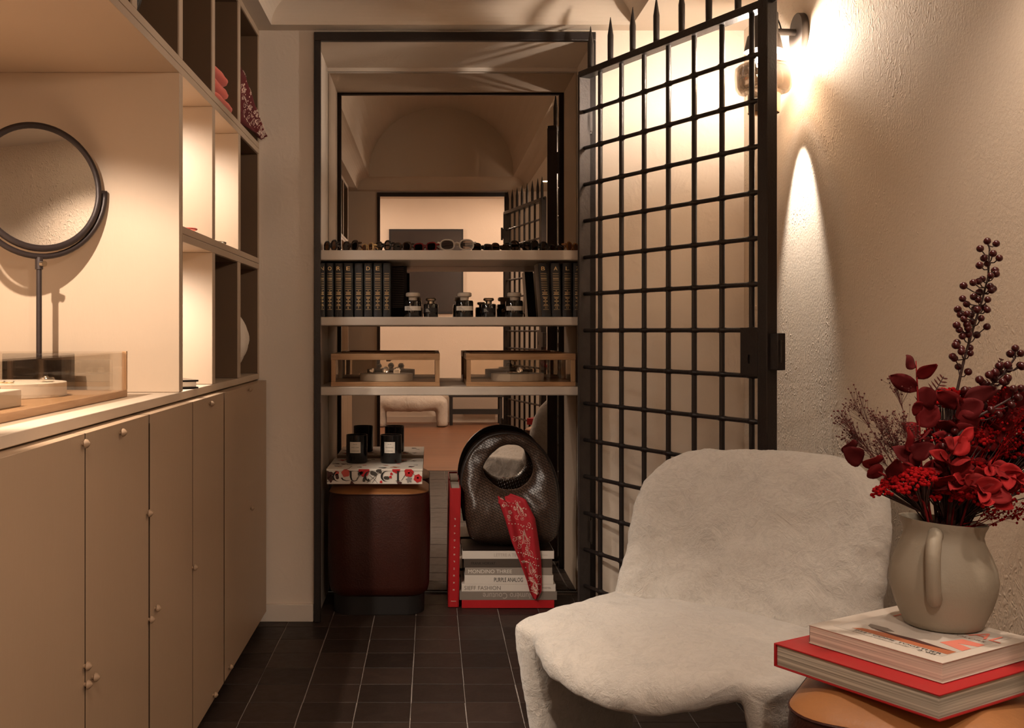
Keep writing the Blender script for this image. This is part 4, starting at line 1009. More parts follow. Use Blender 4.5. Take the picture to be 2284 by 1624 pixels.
def candle(label, u, lines):
    Y = 4.245; x = (u - CU) * Y / F; r, h = .0425, .112
    o = thing('candle', label, 'candle', (x, Y, bz1 + .0006), 0, 'black candles on the floral box')
    b = B(); b.lathe([(0, 0), (r - .003, 0), (r, .004), (r, h), (r - .0025, h), (r - .003, .07), (0, .07)], 40); obj('glass', b, 'black', o, local=True, smooth=True)
    b = B(); b.lathe([(0, .0702), (r - .0035, .0702), (r - .0035, .088), (0, .089)], 30); obj('wax', b, 'cream', o, local=True, smooth=True)
    k = 8; a0 = .52; vs_ = []; b = B()
    for i in range(k + 1):
        a = -a0 + 2 * a0 * i / k - .1
        for z in (.042, .086): vs_.append(((r + .0004) * math.sin(a), -(r + .0004) * math.cos(a), z))
    b.add(vs_, [(2 * i, 2 * i + 2, 2 * i + 3, 2 * i + 1) for i in range(k)]); lb = obj('label', b, 'white', o, local=True, smooth=True)
    for t_, z, hh, ww in lines:
        me = text_mesh(t_, hh, ww)
        for v in me.vertices: a = v.co.x / r - .1; v.co = Vector(((r + .0009) * math.sin(a), -(r + .0009) * math.cos(a), z + v.co.y))
        obj('lettering', me, 'ink', lb, local=True)
candle('black glass candle with a square white label, left on the floral box', 796, (('No 24', .077, .0035, .014), ('SWEET TOBAK', .0645, .0035, .031), ('LA BOUGIE', .0505, .0035, .029)))
candle('black glass candle with a square white label, right on the floral box', 872, (('No 05', .077, .0035, .014), ('BLACK FIG', .0645, .0035, .030), ('LA BOUGIE', .0505, .0035, .025)))

# ================================================================== TALL RED BOOK
Yr = 4.20
o = thing('tall_red_book', 'tall red cloth book standing upright beside the stacked books', 'book', (P(1011.5, 1355, Yr).x, Yr, 0.001))
lean = .006; hb = .472; x0, x1 = -.022, .021
def sk(b):
    for p in b.v: p.x += lean * p.z / hb * 1.4
    return b
b = B(); b.box(x0, x0 + .0035, -.004, .222, 0, hb); obj('board', sk(b), 'red_cloth', o, local=True, bevel=.001)
b = B(); b.box(x1 - .0035, x1, -.004, .222, 0, hb); obj('board', sk(b), 'red_cloth', o, local=True, bevel=.001)
b = B(); b.box(x0 + .0036, x1 - .0036, -.005, .001, 0, hb); obj('spine', sk(b), 'red_cloth', o, local=True, bevel=.001)
b = B(); b.box(x0 + .0038, x1 - .0038, .0015, .214, .004, hb - .006); obj('page_block', sk(b), 'pages', o, local=True)
xc = (x0 + x1) / 2
for i, ch in enumerate('PRADASPHERE'):
    z = H - (1158 + i * 15.8 - CV) * Yr / F
    me = text_mesh(ch, .0058, .0068); me.transform(Matrix.Rotation(-PI / 2, 4, 'Z')); me.transform(Matrix.Rotation(PI / 2, 4, 'X')); me.transform(Matrix.Translation((xc + lean * z / hb * 1.4, -.0056, z))); obj('lettering', me, 'white', o, local=True)
me = text_mesh('PRADA', .0036, .020); me.transform(Matrix.Rotation(PI / 2, 4, 'X')); me.transform(Matrix.Translation((xc + .001, -.0056, .024))); obj('lettering', me, 'white', o, local=True)

# ================================================================== STACKED BOOKS IN THE NICHE
def flat_book(label, u0, u1, v0, v1, cover, texts=(), Y=4.185, depth=.235, pg='pages', z0=None):
    x0, x1 = (u0 - CU) * Y / F, (u1 - CU) * Y / F; zb_ = H - (v1 - CV) * Y / F if z0 is None else z0; zt_ = zb_ + (v1 - v0) * Y / F - .0004
    o = thing('stacked_book', label, 'book', ((x0 + x1) / 2, Y, zb_), 0, 'books stacked under the handbag'); c = .0022
    b = B(); b.box(x0, x1, Y - .002, Y + depth, zb_, zb_ + c); obj('board', b, cover, o)
    b = B(); b.box(x0, x1, Y - .002, Y + depth, zt_ - c, zt_); obj('board', b, cover, o)
    b = B(); b.box(x0, x1, Y - .004, Y - .0021, zb_, zt_); obj('spine', b, cover, o, bevel=.0006)
    b = B(); b.box(x0 + .003, x1 - .003, Y - .0018, Y + depth - .004, zb_ + c + .0002, zt_ - c - .0002); obj('page_block', b, pg, o)
    for (t_, uc, w_, hh, m_, flip) in texts:
        r = (-1, 0, 0) if flip else (1, 0, 0); up = (0, 0, -1) if flip else (0, 0, 1)
        text(t_, hh * Y / F, m_, o, ((uc - CU) * Y / F, Y - .0046, (zb_ + zt_) / 2), r, up, width=w_ * Y / F)
    return zt_
z = 0.0012
def nb(*a, **k):
    global z
    z = flat_book(*a, z0=z, **k) + .0005
nb('red book at the very bottom of the niche stack', 1030, 1236, 1339, 1357, 'red_cloth')
nb('grey book with its title upside down, second from the bottom of the stack', 1025, 1242, 1320, 1339, 'midgrey_cover', (('Numéro Couture', 1134, 114, 13, 'ink_pale', True),))
nb('white book reading SIEFF FASHION in the niche stack', 1029.5, 1239, 1304, 1320, 'white_cover', (('SIEFF FASHION', 1076, 81, 8.6, 'ink_grey', False), ('PRESTEL', 1219, 20, 3.2, 'ink_grey', False)))
nb('white book reading PURPLE ANALOG in the niche stack', 1036, 1234, 1283.6, 1304, 'white_cover', (('PURPLE ANALOG', 1134, 64, 9.5, 'ink', False),))
nb('grey book reading MONDINO THREE in the niche stack', 1037, 1231.5, 1267, 1283.6, 'grey_cover', (('MONDINO THREE', 1093, 97, 8.2, 'white', False),))
nb('dark grey-brown book, second from the top of the niche stack', 1034.5, 1231.5, 1247.6, 1267, 'darkgrey_cover', (('FRANK HORVAT', 1078, 54, 6, 'ink', False),))
nb('pale book with a dark cover on top of the niche stack', 1031, 1235.6, 1230, 1247.6, 'white_cover', (('LETTRE A TIMA', 1132, 60, 7, 'ink_pale', False), ('editions', 1212, 17, 2.2, 'ink_pale', False)))
b = B(); b.box((1032 - CU) * 4.185 / F, (1234.5 - CU) * 4.185 / F, 4.184, 4.418, z - .0003, z + .0008); tag(obj('book_jacket', b, 'leather_dark'), 'dark glossy jacket lying on the topmost stacked book', 'book jacket')
z += .0012
zbag = z

# ================================================================== WOVEN HANDBAG
Yb = 4.275; bag = thing('handbag', 'brown woven leather hobo handbag standing on the stacked books', 'handbag', (P(1138, 1200, Yb).x, Yb, zbag))
outer = [(1138, 968), (1172, 976), (1203, 1000), (1226, 1034), (1240, 1075), (1245, 1120), (1244, 1165), (1236, 1198), (1214, 1211), (1175, 1213), (1138, 1214), (1096, 1212), (1062, 1209), (1047, 1196), (1039, 1165), (1033, 1120), (1030, 1080), (1036, 1042), (1052, 1008), (1080, 981), (1108, 970)]
hole = [(1138, 992), (1158, 995), (1178, 1012), (1187, 1032), (1188, 1055), (1178, 1074), (1163, 1086), (1150, 1091), (1135, 1092), (1120, 1090), (1105, 1083), (1093, 1073), (1083, 1062), (1078, 1050), (1078, 1040), (1082, 1030), (1088, 1022), (1096, 1013), (1106, 1004), (1116, 997), (1127, 993)]
def cat(pts, t):                                   # closed Catmull-Rom
    n = len(pts); f = (t % 1.0) * n; i = int(f); q = f - i
    p = [Vector(pts[(i + k - 1) % n]) for k in range(4)]
    return .5 * ((2 * p[1]) + (p[2] - p[0]) * q + (2 * p[0] - 5 * p[1] + 4 * p[2] - p[3]) * q * q + (3 * p[1] - p[0] - 3 * p[2] + p[3]) * q ** 3)
def bagpt(t, s):                                   # t around, s 0..1 around the cross-section
    po, ph = cat(outer, t), cat(hole, t); a = 2 * PI * s
    r = .5 - .5 * math.cos(a); mid = ph * (1 - r) + po * r
    v = mid[1]
    depth = (.016 + .070 * min(1, max(0, (v - 1010) / 120)) ** 1.2)
    if v > 1170: depth *= 1 - .25 * ((v - 1170) / 45) ** 2
    y = depth * (abs(math.sin(a)) ** .7) * (-1 if math.sin(a) > 0 else 1)
    crump = .006 * noise.noise(Vector((mid[0] * .035, v * .035, s * 2 + 3))) + .004 * noise.noise(Vector((mid[0] * .09, v * .07, s * 2 + 9)))
    p = P(mid[0], mid[1], Yb); p.y = Yb + y + crump * (1 if y > 0 else -1)
    p.z = max(p.z, zbag + .0006)
    return p
b = B(); b.grid(bagpt, 110, 30, closeu=True, closev=True)
me = mesh_of(b, 'body'); uv = me.uv_layers.new(name='UVMap')
for lp in me.loops: c = me.vertices[lp.vertex_index].co; uv.data[lp.index].uv = (c.x, c.z)
obj('body', me, 'woven', bag, smooth=True, angle=180)
b = B(); b.tube([P(*cat(outer, t_), Yb) + Vector((0, .016, 0)) for t_ in [k / 60 - .33 for k in range(41)]], .010, 8); obj('handle_edge', b, 'leather_dark', bag, smooth=True, angle=180)
# bandana hanging out of the bag
bp = [(1120, 1104, -.052), (1140, 1112, -.092), (1156, 1150, -.106), (1166, 1195, -.108), (1178, 1240, -.110), (1186, 1280, -.108), (1189, 1305, -.106), (1188, 1322, -.105)]
cloth_strip('bandana', 'bright red paisley bandana hanging from the woven handbag', 'bandana', 'bandana', [P(u, v, Yb) + Vector((0, dy, 0)) for u, v, dy in bp], [.075, .108, .116, .104, .082, .058, .046, .014], lambda t_: Vector((1, -.25 + .2 * t_, .22 - .25 * t_)), th=.003, wav=.008, nu=50, nv=18, seed=1.3, uvs=2.4)

# ================================================================== WALL LAMP
LY, LX = 3.369, 1.056
o = thing('wall_lamp', 'dark wall lamp with a thick glass ring on the stucco wall', 'wall lamp', (XR, LY, 2.042))
b = B(); b.lathe([(0, 0), (.062, 0), (.0635, -.002), (.0635, -.020), (.062, -.022), (0, -.022)], 48, (XR - .0004, LY, 2.042), 'x'); obj('wall_plate', b, 'lampgrey', o, smooth=True)
b = B(); b.tube([(XR - .021, LY, 2.046), (LX + .03, LY, 2.048)], .0105, 14); obj('arm', b, 'lampgrey', o, smooth=True)
b = B(); b.lathe([(0, 2.108), (.040, 2.108), (.045, 2.103), (.045, 2.035), (.0465, 2.034), (.0465, 2.030), (0, 2.030)][::-1], 40, (LX, LY, 0)); obj('head', b, 'lampgrey', o, smooth=True)
b = B(); b.lathe([(.050, 2.034), (.061, 1.985), (.058, 1.985), (.047, 2.032)], 40, (LX, LY, 0)); obj('skirt', b, 'lampgrey', o, smooth=True)
b = B(); b.lathe([(.040, 1.940), (.078, 1.940), (.087, 1.932), (.089, 1.905), (.086, 1.868), (.078, 1.855), (.066, 1.853), (.066, 1.858), (.074, 1.862), (.080, 1.872), (.082, 1.905), (.080, 1.925), (.074, 1.932), (.040, 1.934)], 56, (LX, LY, 0)); obj('glass_ring', b, 'glass_smoke', o, smooth=True)
b = B(); b.lathe([(.053, 1.868), (.054, 1.862), (.050, 1.790), (.048, 1.788), (.047, 1.792), (.051, 1.860)], 44, (LX, LY, 0)); obj('cup', b, 'chrome', o, smooth=True)
b = B(); b.lathe([(0, 1.925), (.012, 1.927), (.022, 1.940), (.025, 1.957), (.018, 1.978), (.010, 1.990), (0, 1.992)], 24, (LX, LY, 0)); obj('bulb', b, 'lamp_bulb', o, smooth=True)
b = B(); b.tube([(LX + .055, LY - .004, 2.055), (LX + .048, LY - .006, 2.075), (LX + .030, LY - .02, 2.10), (LX + .012, LY - .03, 2.106)], .0024, 8); obj('cord', b, 'black', o, smooth=True)
lamp('lamp_beam', 'SPOT', (LX + .012, LY, 1.786), 17, SOFT, .014, o, target=(LX + .012 + math.sin(R_(18)), LY, 1.786 - math.cos(R_(18))), spot=54, blend=.6)

# ================================================================== CEILING DOWNLIGHT IN THE RIGHT SOFFIT, PLUS ADDED FILL LAMPS
for k, (x, y, pw) in enumerate(((0.86, 0.90, 16), (0.86, 1.72, 24))):
    puck(('ceiling downlight over the second gate, seen in the mirror', 'added fill downlight above the fur armchair')[k], x, y, ZC, pw, (x - .15, y + .05, 0), 120, WARM, 'ceiling_downlight', .045, .6, .04)  # the second is unseen, added to brighten the chair
for k, x in enumerate((-1.5, 1.5)):
    puck('added unseen fill light washing the far wall of the adjoining room, %s side' % ('left', 'right')[k], x, -2.7, 2.6998, 80, (x * .35, -3.9, 1.2), 100, WARM, 'ceiling_downlight', .06, .6, .06)  # unseen pair added to brighten the reflected far wall
puck('added unseen fill downlight just outside the doorway', 0.1, -0.45, 2.6998, 95, (0.1, 2.4, 0.3), 110, WARM, 'ceiling_downlight', .06, .6, .06)  # unseen, added for frontal fill into the room

o = thing('fill_lamp', 'added unseen fill lamp in the adjoining room behind the doorway', 'fill lamp', (0.98, -1.2, 2.6998))  # unseen lamp added to light the pier and cabinet doors
b = B(); b.lathe([(.05, 2.6996), (.05, 2.68), (.01, 2.675)], 20, (0.98, -1.2, 0)); obj('ceiling_rose', b, 'black_matt', o, smooth=True)
b = B(); b.tube([(0.98, -1.2, 2.68), (0.98, -1.2, 1.96)], .003, 8); obj('cable', b, 'black_matt', o)
b = B(); b.sphere((0.98, -1.2, 1.86), .10, 24, 14); obj('globe', b, 'globe', o, smooth=True, angle=180)

# ================================================================== FUR ARMCHAIR
C0 = Vector((0.4635, 2.375, 0)); rdir = Vector((.74, -.67, 0)).normalized(); bdir = Vector((.67, .74, 0)).normalized()
ch = thing('fur_armchair', 'low cream faux-fur lounge chair in front of the gate', 'armchair', C0 + bdir * .25, math.atan2(rdir.y, rdir.x))
def W(x, y, z_): return C0 + rdir * x + bdir * y + Vector((0, 0, z_))
def superpt(a, ex):
    ca, sa = math.cos(a), math.sin(a)
    return (abs(ca) ** (2 / ex)) * (1 if ca > 0 else -1), (abs(sa) ** (2 / ex)) * (1 if sa > 0 else -1)
b = B()
# seat cushion: plan outline bulging to the front, thick, sloping to the rear
def seat(u, v):
    a = 2 * PI * u; lat = -PI / 2 + PI * v
    px, py = superpt(a, 2.9)
    c = math.cos(lat); c = c ** .42 if c > 0 else 0; s_ = math.sin(lat); s_ = abs(s_) ** .8 * (1 if s_ > 0 else -1)
    x = px * .335 * c; yy = py * c
    y = .195 + (.375 * yy if yy > 0 else (.215 * yy - .135 * (1 - min(1, abs(px * c)) ** 2.2) * min(1, -yy * 1.2)))
    zc = .366 - .09 * max(0, y) - .040 * max(0, -y / .15) * (1 - abs(px * c) ** 2)
    th = .046 + .024 * min(1, max(0, y / .2))
    crown = .020 * abs(px * c) ** 2 - .016
    return W(x, y, zc + th * s_ + crown * c)
b.grid(seat, 56, 20, closeu=True)
# folded sides that come down as legs
for sx in (-1, 1):
    def leg(u, v):
        a = 2 * PI * u; px, py = superpt(a, 3.2)
        zz_ = .004 + .375 * v
        k = v
        x = sx * (.300 - .022 * (1 - k)) + px * (.052 + .006 * k)
        y = .215 + py * (.195 + .055 * k) - .015 * (1 - k)
        return W(x, y, zz_)
    b.grid(leg, 32, 14, closeu=True); n0 = len(b.v) - 32 * 14
    b.f.append(tuple(n0 + i * 14 for i in range(32))); b.f.append(tuple(n0 + i * 14 + 13 for i in range(32)))
me = remesh(b, .010, 9, ((5, .010), (21, .0028)))
obj('seat_shell', me, 'fur', ch, smooth=True, angle=180)
b = B()
def back(u, v):
    a = 2 * PI * u; lat = -PI / 2 + PI * v
    px, pz = superpt(a, 4.2)
    c = math.cos(lat); c = c ** .38 if c > 0 else 0; s_ = math.sin(lat)
    xx, zz_ = px * c, pz * c
    h_ = (zz_ + 1) / 2
    x = .018 + xx * (.368 - .026 * h_); z_ = .255 + .525 * h_ - .014 * xx * xx * h_
    y = .475 + .17 * h_ - .075 * abs(xx) ** 2.2 * (1 - .25 * h_) + s_ * (.062 - .012 * h_)
    return W(x, y, z_)
b.grid(back, 60, 22, closeu=True)
me = remesh(b, .010, 7, ((5, .010), (21, .003)))
obj('backrest', me, 'fur', ch, smooth=True, angle=180)

# ================================================================== BOOKS ON THE RIGHT STOOL
E1 = Vector((-.520, .854, 0)).normalized(); E2 = Vector((.854, .520, 0)).normalized()
ang = math.atan2(E2.y, E2.x)
def coffee_book(name, label, corner, len1, len2, z0, z1, cover, pg, spine_at, cov=.0028, over=.004):
    o = thing(name, label, 'book', (corner[0], corner[1], z0), ang)
    # local: x along E2, y along E1
    def bb(nm, m, x0, x1, y0, y1, a, c, **k): q = B(); q.box(x0, x1, y0, y1, a, c); return obj(nm, q, m, o, local=True, **k)
    h = z1 - z0
    bb('board', cover, 0, len2, 0, len1, 0, cov, bevel=.0008); top = bb('board', cover, 0, len2, 0, len1, h - cov, h, bevel=.0008)
    if spine_at == 'y1': bb('spine', cover, 0, len2, len1 + .0002, len1 + .004, 0, h, bevel=.0012); bb('page_block', pg, over, len2 - over, over, len1 - .001, cov + .0002, h - cov - .0002)
    else: bb('page_block', pg, over, len2 - over, over, len1 - over, cov + .0002, h - cov - .0002)
    return o, top
SZ = .4815 + .0008
c1 = Vector((.794, 1.655, 0))
coffee_book('coffee_table_book', 'thick red cloth coffee-table book lying on the leather stool', c1, .322, .285, SZ, SZ + .0425, 'red_cloth', 'pages_grey', 'y1')
zw = SZ + .0432
c2 = Vector((.823, 1.705, 0))
o, top = coffee_book('coffee_table_book', 'white illustrated book under the ceramic jug', c2, .262, .262, zw, zw + .034, 'white_cover', 'pages', 'none', .0022, .0015)
b = B(); b.box(.004, .258, .2622, .2634, .0008, .033); obj('spine_edge', b, 'ink', o, local=True)
ztp = .034
# cover artwork: local x to the far right (E2), y to the far left (E1); lettering reads along -y
def art(pts, m, zo, nm='cover_print'): q = B(); q.prism([(x, y, ztp + zo) for x, y in pts], (0, 0, .0002)); return obj(nm, q, m, top, local=True)
art([(.030, .020), (.030, .232), (.235, .232), (.235, .020)], 'printed_sky', .0002)
art([(.047, .022), (.047, .205), (.062, .195), (.070, .150), (.066, .11), (.074, .07), (.072, .022)], 'earth', .0005)
art([(.070, .030), (.064, .08), (.066, .13), (.072, .17), (.078, .19), (.076, .14), (.080, .10), (.074, .06)], 'flower_brown', .0008)
art([(.075, .185), (.085, .20), (.098, .205), (.10, .17), (.09, .15), (.080, .16)], 'ink_grey', .0006)
art([(.085, .020), (.11, .020), (.12, .05), (.13, .02), (.15, .02), (.15, .06), (.10, .07)], 'coral_ink', .0006)
def ltxt(t_, x, y, hgt, wid, m):
    me = text_mesh(t_, hgt, wid); me.transform(Matrix.Rotation(-PI / 2, 4, 'Z')); me.transform(Matrix.Translation((x, y, ztp + .0012))); obj('lettering', me, m, top, local=True)
ltxt('P347 COME TOGETHER', .0395, .110, .0075, .165, 'ink'); ltxt('Limited edition Only', .0280, .135, .0065, .110, 'ink_grey'); ltxt('2.98', .0280, .047, .0070, .032, 'ink')
ltxt('RADICAL', .200, .115, .040, .205, 'coral_ink'); ltxt('COLORS', .165, .060, .008, .062, 'ink_grey')

# ================================================================== CERAMIC JUG
JX, JY, JZ = .930, 1.925, zw + .0352
jug = thing('ceramic_jug', 'grey-beige ceramic jug standing on the white book', 'jug', (JX, JY, JZ), 0)
prof = [(0, 0), (.060, 0), (.066, .003), (.070, .012), (.080, .035), (.089, .065), (.0915, .085), (.088, .108), (.079, .132), (.070, .152), (.0665, .165), (.069, .176), (.0735, .186), (.0745, .190), (.071, .190), (.066, .180), (.062, .166), (.066, .152), (.075, .132), (.083, .108), (.086, .085), (.083, .062), (.072, .030), (.055, .012), (0, .010)]
b = B(); b.lathe(prof, 48)
for p in b.v: p.z += .010 * (-p.x * .6 - p.y * .1) / .07 * (p.z / .19) ** 3
obj('body', b, 'ceramic', jug, local=True, smooth=True, angle=60)
hd = Vector((-.56, -.83, 0)).normalized()
hp = [(.066, .172), (.088, .176), (.103, .165), (.110, .140), (.110, .110), (.104, .082), (.094, .066), (.086, .058)]
b = B(); b.tube([hd * r + Vector((0, 0, zz_)) for r, zz_ in hp], [.0105, .0125, .0130, .0125, .0122, .0125, .013, .010], 14, flat=1.15); obj('handle', b, 'ceramic', jug, local=True, smooth=True, angle=180)

# ================================================================== DRIED BOUQUET
VC = Vector((JX, JY, JZ + .17))                      # mouth of the jug
bs = B(); bs.sphere((0, 0, 0), .0064, 12, 8); berry_me = mesh_of(bs, 'berry'); finish(berry_me, 'berry', True, 180)
z6 = lambda x, y: (1840 + x / 2.32, 500 + y / 2.32)
r3 = random.Random(11)
def berry_branch(label, stem_px, berries, Y, dy, sc=1.0):
    o = thing('berry_branch', label, 'branch', VC, 0, 'berry branches in the jug')
    sp = [P(u, v, Y + dy * k) for k, (u, v) in enumerate(stem_px)]
    b = B(); b.tube([VC + Vector((0, 0, -.10)) ] + sp, [.0030] * 2 + [.0030 - .0021 * k / len(sp) for k in range(len(sp) - 1)], 7); obj('stem', b, 'stem', o, smooth=True, angle=180)
    for (x, y) in berries:
        u, v = z6(x, y); p = P(u, v, Y + r3.uniform(-.020, .022)); s = r3.uniform(.92, 1.1) * sc
        # twig from the nearest, lower point of the stem
        best = min(((a * (1 - q) + c * q) for a, c in zip(sp[:-1], sp[1:]) for q in (0, .25, .5, .75)), key=lambda w_: (w_ - p).length + (0.05 if w_.z > p.z - .004 else 0))
        tb_ = B(); tb_.tube([best, (best + p) / 2 + Vector((0, 0, -.004)), p], .0011, 5); bo = part('berry', berry_me, o, p - VC, scale=(s,) * 3)
        obj('twig', tb_, 'stem', o)
    return o
B1 = [(840, 88), (886, 101), (803, 127), (870, 152), (823, 176), (902, 176), (800, 214), (840, 205), (880, 240), (885, 258), (857, 267), (815, 284), (795, 296), (767, 303), (717, 319), (855, 323), (870, 335), (862, 343), (800, 352), (770, 376), (712, 386), (842, 391), (793, 391), (733, 414), (687, 441), (840, 444), (824, 431), (775, 438), (788, 443), (700, 469), (735, 465), (755, 469), (719, 492), (808, 487), (762, 505), (838, 531), (681, 523), (735, 520), (740, 540), (695, 547), (785, 573), (742, 570), (711, 580), (683, 613), (677, 627), (706, 645), (750, 640), (752, 668), (706, 660), (660, 685), (670, 695), (690, 738), (741, 764)]
B2 = [(985, 642), (960, 671), (1013, 669), (903, 735), (945, 730), (950, 750), (1010, 730), (1020, 735), (850, 780), (880, 768), (875, 797), (945, 797), (920, 815), (800, 805), (815, 820), (840, 830), (870, 860), (830, 885), (755, 880), (745, 860), (725, 860), (905, 770), (935, 815), (790, 950), (760, 975), (820, 940)]
B3 = [(975, 852), (1015, 850), (1000, 897), (965, 935), (690, 1010), (650, 1030), (720, 1040), (670, 1070), (760, 1060), (640, 1100), (700, 1130), (655, 1140), (740, 1120), (610, 1150), (680, 1180), (630, 1200), (900, 985), (860, 960)]
st = lambda L_: [z6(*q) for q in L_]
berry_branch('tall upright branch of dark red berries in the jug', st([(560, 1350), (580, 1180), (620, 1080), (680, 880), (720, 700), (770, 530), (815, 390), (845, 270), (852, 130), (845, 95)]), B1, 1.900, .002)
berry_branch('berry branch leaning right in the jug', st([(700, 1350), (720, 1150), (760, 980), (830, 860), (920, 780), (985, 690), (985, 650)]), B2, 1.895, .002, 1.08)
berry_branch('low berry branch buried among the red leaves', st([(660, 1350), (640, 1220), (690, 1090), (800, 990), (930, 920), (1000, 880)]), B3, 1.865, 0)

def leaf_mesh(ln, wd, curl, fold, seed):
    rr_ = random.Random(seed); b = B()
    def fn(u, v, off):
        x = (v - .5) * 2; w_ = wd * (math.sin(PI * min(1, u * .96 + .02)) ** .62) * (1 - .25 * u)
        return Vector((x * w_, ln * u, off + curl * ln * (u * u) * .6 + fold * abs(x) ** 1.3 * w_ + .05 * ln * math.sin(u * 7 + x * 2 + seed)))
    b.slab(fn, 8, 5, .0004); me = mesh_of(b, 'leaf'); return me
LM = [leaf_mesh(.042, .022, .35, .3, 1), leaf_mesh(.046, .020, -.3, .45, 2), leaf_mesh(.036, .023, .15, -.25, 3), leaf_mesh(.050, .017, .5, .2, 4)]
LB = [leaf_mesh(.046, .019, .3, .3, 7), leaf_mesh(.052, .017, -.25, .4, 8), leaf_mesh(.040, .021, .1, .25, 9)]
for me in LM: finish(me, 'leaf', True, 180)
for me in LB: finish(me, 'leaf_bright', True, 180)
def leafy(label, path, n, meshes, spread=1.0, size=1.0, seed=0, name='eucalyptus_branch', tip=True, face=.35):
    q = random.Random(seed); o = thing(name, label, 'branch', VC, 0, 'leafy red branches in the jug')
    pts = [VC + Vector((0, 0, -.10))] + [Vector(p) for p in path]
    b = B(); b.tube(pts, [.0022] * (len(pts) - 1) + [.0009], 6); obj('stem', b, 'leaf', o, smooth=True, angle=180)
    L_ = pts[1:]
    for k in range(n):
        t_ = (k + .5) / n; f = t_ * (len(L_) - 1); i = min(int(f), len(L_) - 2); p = L_[i].lerp(L_[i + 1], f - i); td = (L_[i + 1] - L_[i]).normalized()
        side = (Vector((1, 0, .15)) if k % 2 else Vector((-1, 0, .15))) + Vector((q.uniform(-.4, .4), q.uniform(-.9, .4), q.uniform(-.4, .5)))
        d = (side.normalized() * spread + td * .55).normalized()
        nr = (Vector((q.uniform(-.5, .5), -1, q.uniform(-.2, .9))) * face + Vector((q.uniform(-1, 1), q.uniform(-1, .3), q.uniform(-1, 1))) * (1 - face)); nr = (nr - d * nr.dot(d)).normalized()
        xx = d.cross(nr).normalized(); s = size * q.uniform(.75, 1.15)
        mt = Matrix(((xx.x * s, d.x * s, nr.x * s), (xx.y * s, d.y * s, nr.y * s), (xx.z * s, d.z * s, nr.z * s)))
        lo = bpy.data.objects.new('leaf', q.choice(meshes)); COL.objects.link(lo); lo.parent = o
        lo.matrix_basis = Matrix.Translation(p - VC) @ mt.to_4x4()
    return o
YA = 1.90
PX = lambda L_, Y: [P(u, v, Y + (0.0 if len(q_) == 2 else q_[2])) for q_ in L_ for u, v in [q_[:2]]]
leafy('eucalyptus branch standing up at the left of the bouquet', PX([(2060, 1110), (2052, 1000), (2048, 900), (2043, 805)], 1.90), 11, LM, .9, .95, 3, face=.8)
leafy('eucalyptus branch stretching out to the far left over the chair', PX([(2060, 1120), (2010, 1080), (1950, 1048), (1886, 1005)], 1.86), 8, LM, .5, .85, 5, face=.75)
leafy('bright-leaved branch hanging over the front rim of the jug', PX([(2120, 1090, -.03), (2150, 1075, -.07), (2190, 1090, -.09), (2215, 1120, -.10)], 1.90), 14, LB, .9, .82, 8, face=.7)
leafy('bright-leaved branch at the right front of the bouquet', PX([(2170, 1080, -.03), (2210, 1040, -.06), (2250, 1060, -.08), (2290, 1080, -.08)], 1.90), 16, LB, .9, .82, 12, face=.6)
leafy('dark-leaved branch rising in the middle of the bouquet', PX([(2110, 1100), (2120, 1020, -.02), (2135, 950, -.03), (2150, 890, -.03)], 1.90), 14, LM, .9, 1.05, 15)
leafy('dark-leaved branch rising at the right of the bouquet', PX([(2170, 1100), (2200, 1000, -.02), (2235, 940, -.02), (2275, 880, -.02)], 1.93), 16, LM, .9, 1.1, 19)
leafy('dark-leaved branch spreading at the back of the bouquet', PX([(2150, 1100), (2180, 1020, .02), (2210, 960, .03), (2220, 900, .03)], 1.95), 16, LM, .9, 1.15, 23)
leafy('red-leaved branch running out past the right edge', PX([(2170, 1110), (2220, 1060, .0), (2270, 1010, .0), (2330, 960, .0)], 1.93), 16, LM, .9, 1.15, 27)
leafy('short red-leaved branch low at the left of the bouquet', PX([(2070, 1120), (2045, 1075, -.02), (2030, 1030, -.02), (2035, 985, -.02)], 1.89), 10, LM, .9, .95, 31)
leafy('short bright-leaved branch in the centre of the bouquet', PX([(2130, 1110, -.02), (2125, 1060, -.05), (2115, 1020, -.06), (2140, 980, -.06)], 1.90), 10, LB, .9, .9, 35)

# flat-topped blossom heads
def bloom_head(label, u, v, Y, rx, rz, seed, n=170, tilt_=(0, 0)):
    n = int(n * 1.5)
    q = random.Random(seed); c = P(u, v, Y); o = thing('yarrow_bloom', label, 'flower', VC, 0, 'crimson blossom heads in the jug')
    hd_ = B(); stb = B()
    for k in range(n):
        a = q.uniform(0, 2 * PI); r = math.sqrt(q.random()); p = c + Vector((rx * r * math.cos(a) + tilt_[0] * r * math.sin(a) * rx, rx * .8 * r * math.sin(a), rz * (1 - r * r) + q.uniform(-.004, .004) + tilt_[1] * r * math.cos(a) * rx))
        s = q.uniform(.0026, .0050)
        hd_.sphere(p, s, 6, 4, (1, 1, .8))
        if k % 4 == 0: stb.tube([VC + Vector((q.uniform(-.02, .02), q.uniform(-.02, .02), -.02)), (VC + c) / 2 + Vector((0, 0, -.01)), p], .0009, 4)
    x = obj('blossoms', hd_, 'bloom', o, smooth=True, angle=180); x['kind'] = 'stuff'
    x = obj('stalks', stb, 'stem', o, smooth=True, angle=180); x['kind'] = 'stuff'
bloom_head('crimson blossom head low at the left rim of the jug', 2018, 1082, 1.86, .055, .024, 3, 260, (0, .35))
bloom_head('crimson blossom head behind the tall berry stem', 2118, 905, 1.92, .050, .028, 4, 200, (0, -.1))
bloom_head('crimson blossom head in the middle of the bouquet', 2130, 985, 1.93, .062, .04, 5, 240)
bloom_head('crimson blossom head at the right of the bouquet', 2225, 965, 1.95, .070, .045, 6, 280)
bloom_head('crimson blossom head low at the right of the bouquet', 2225, 1085, 1.92, .072, .04, 7, 280, (0, -.15))
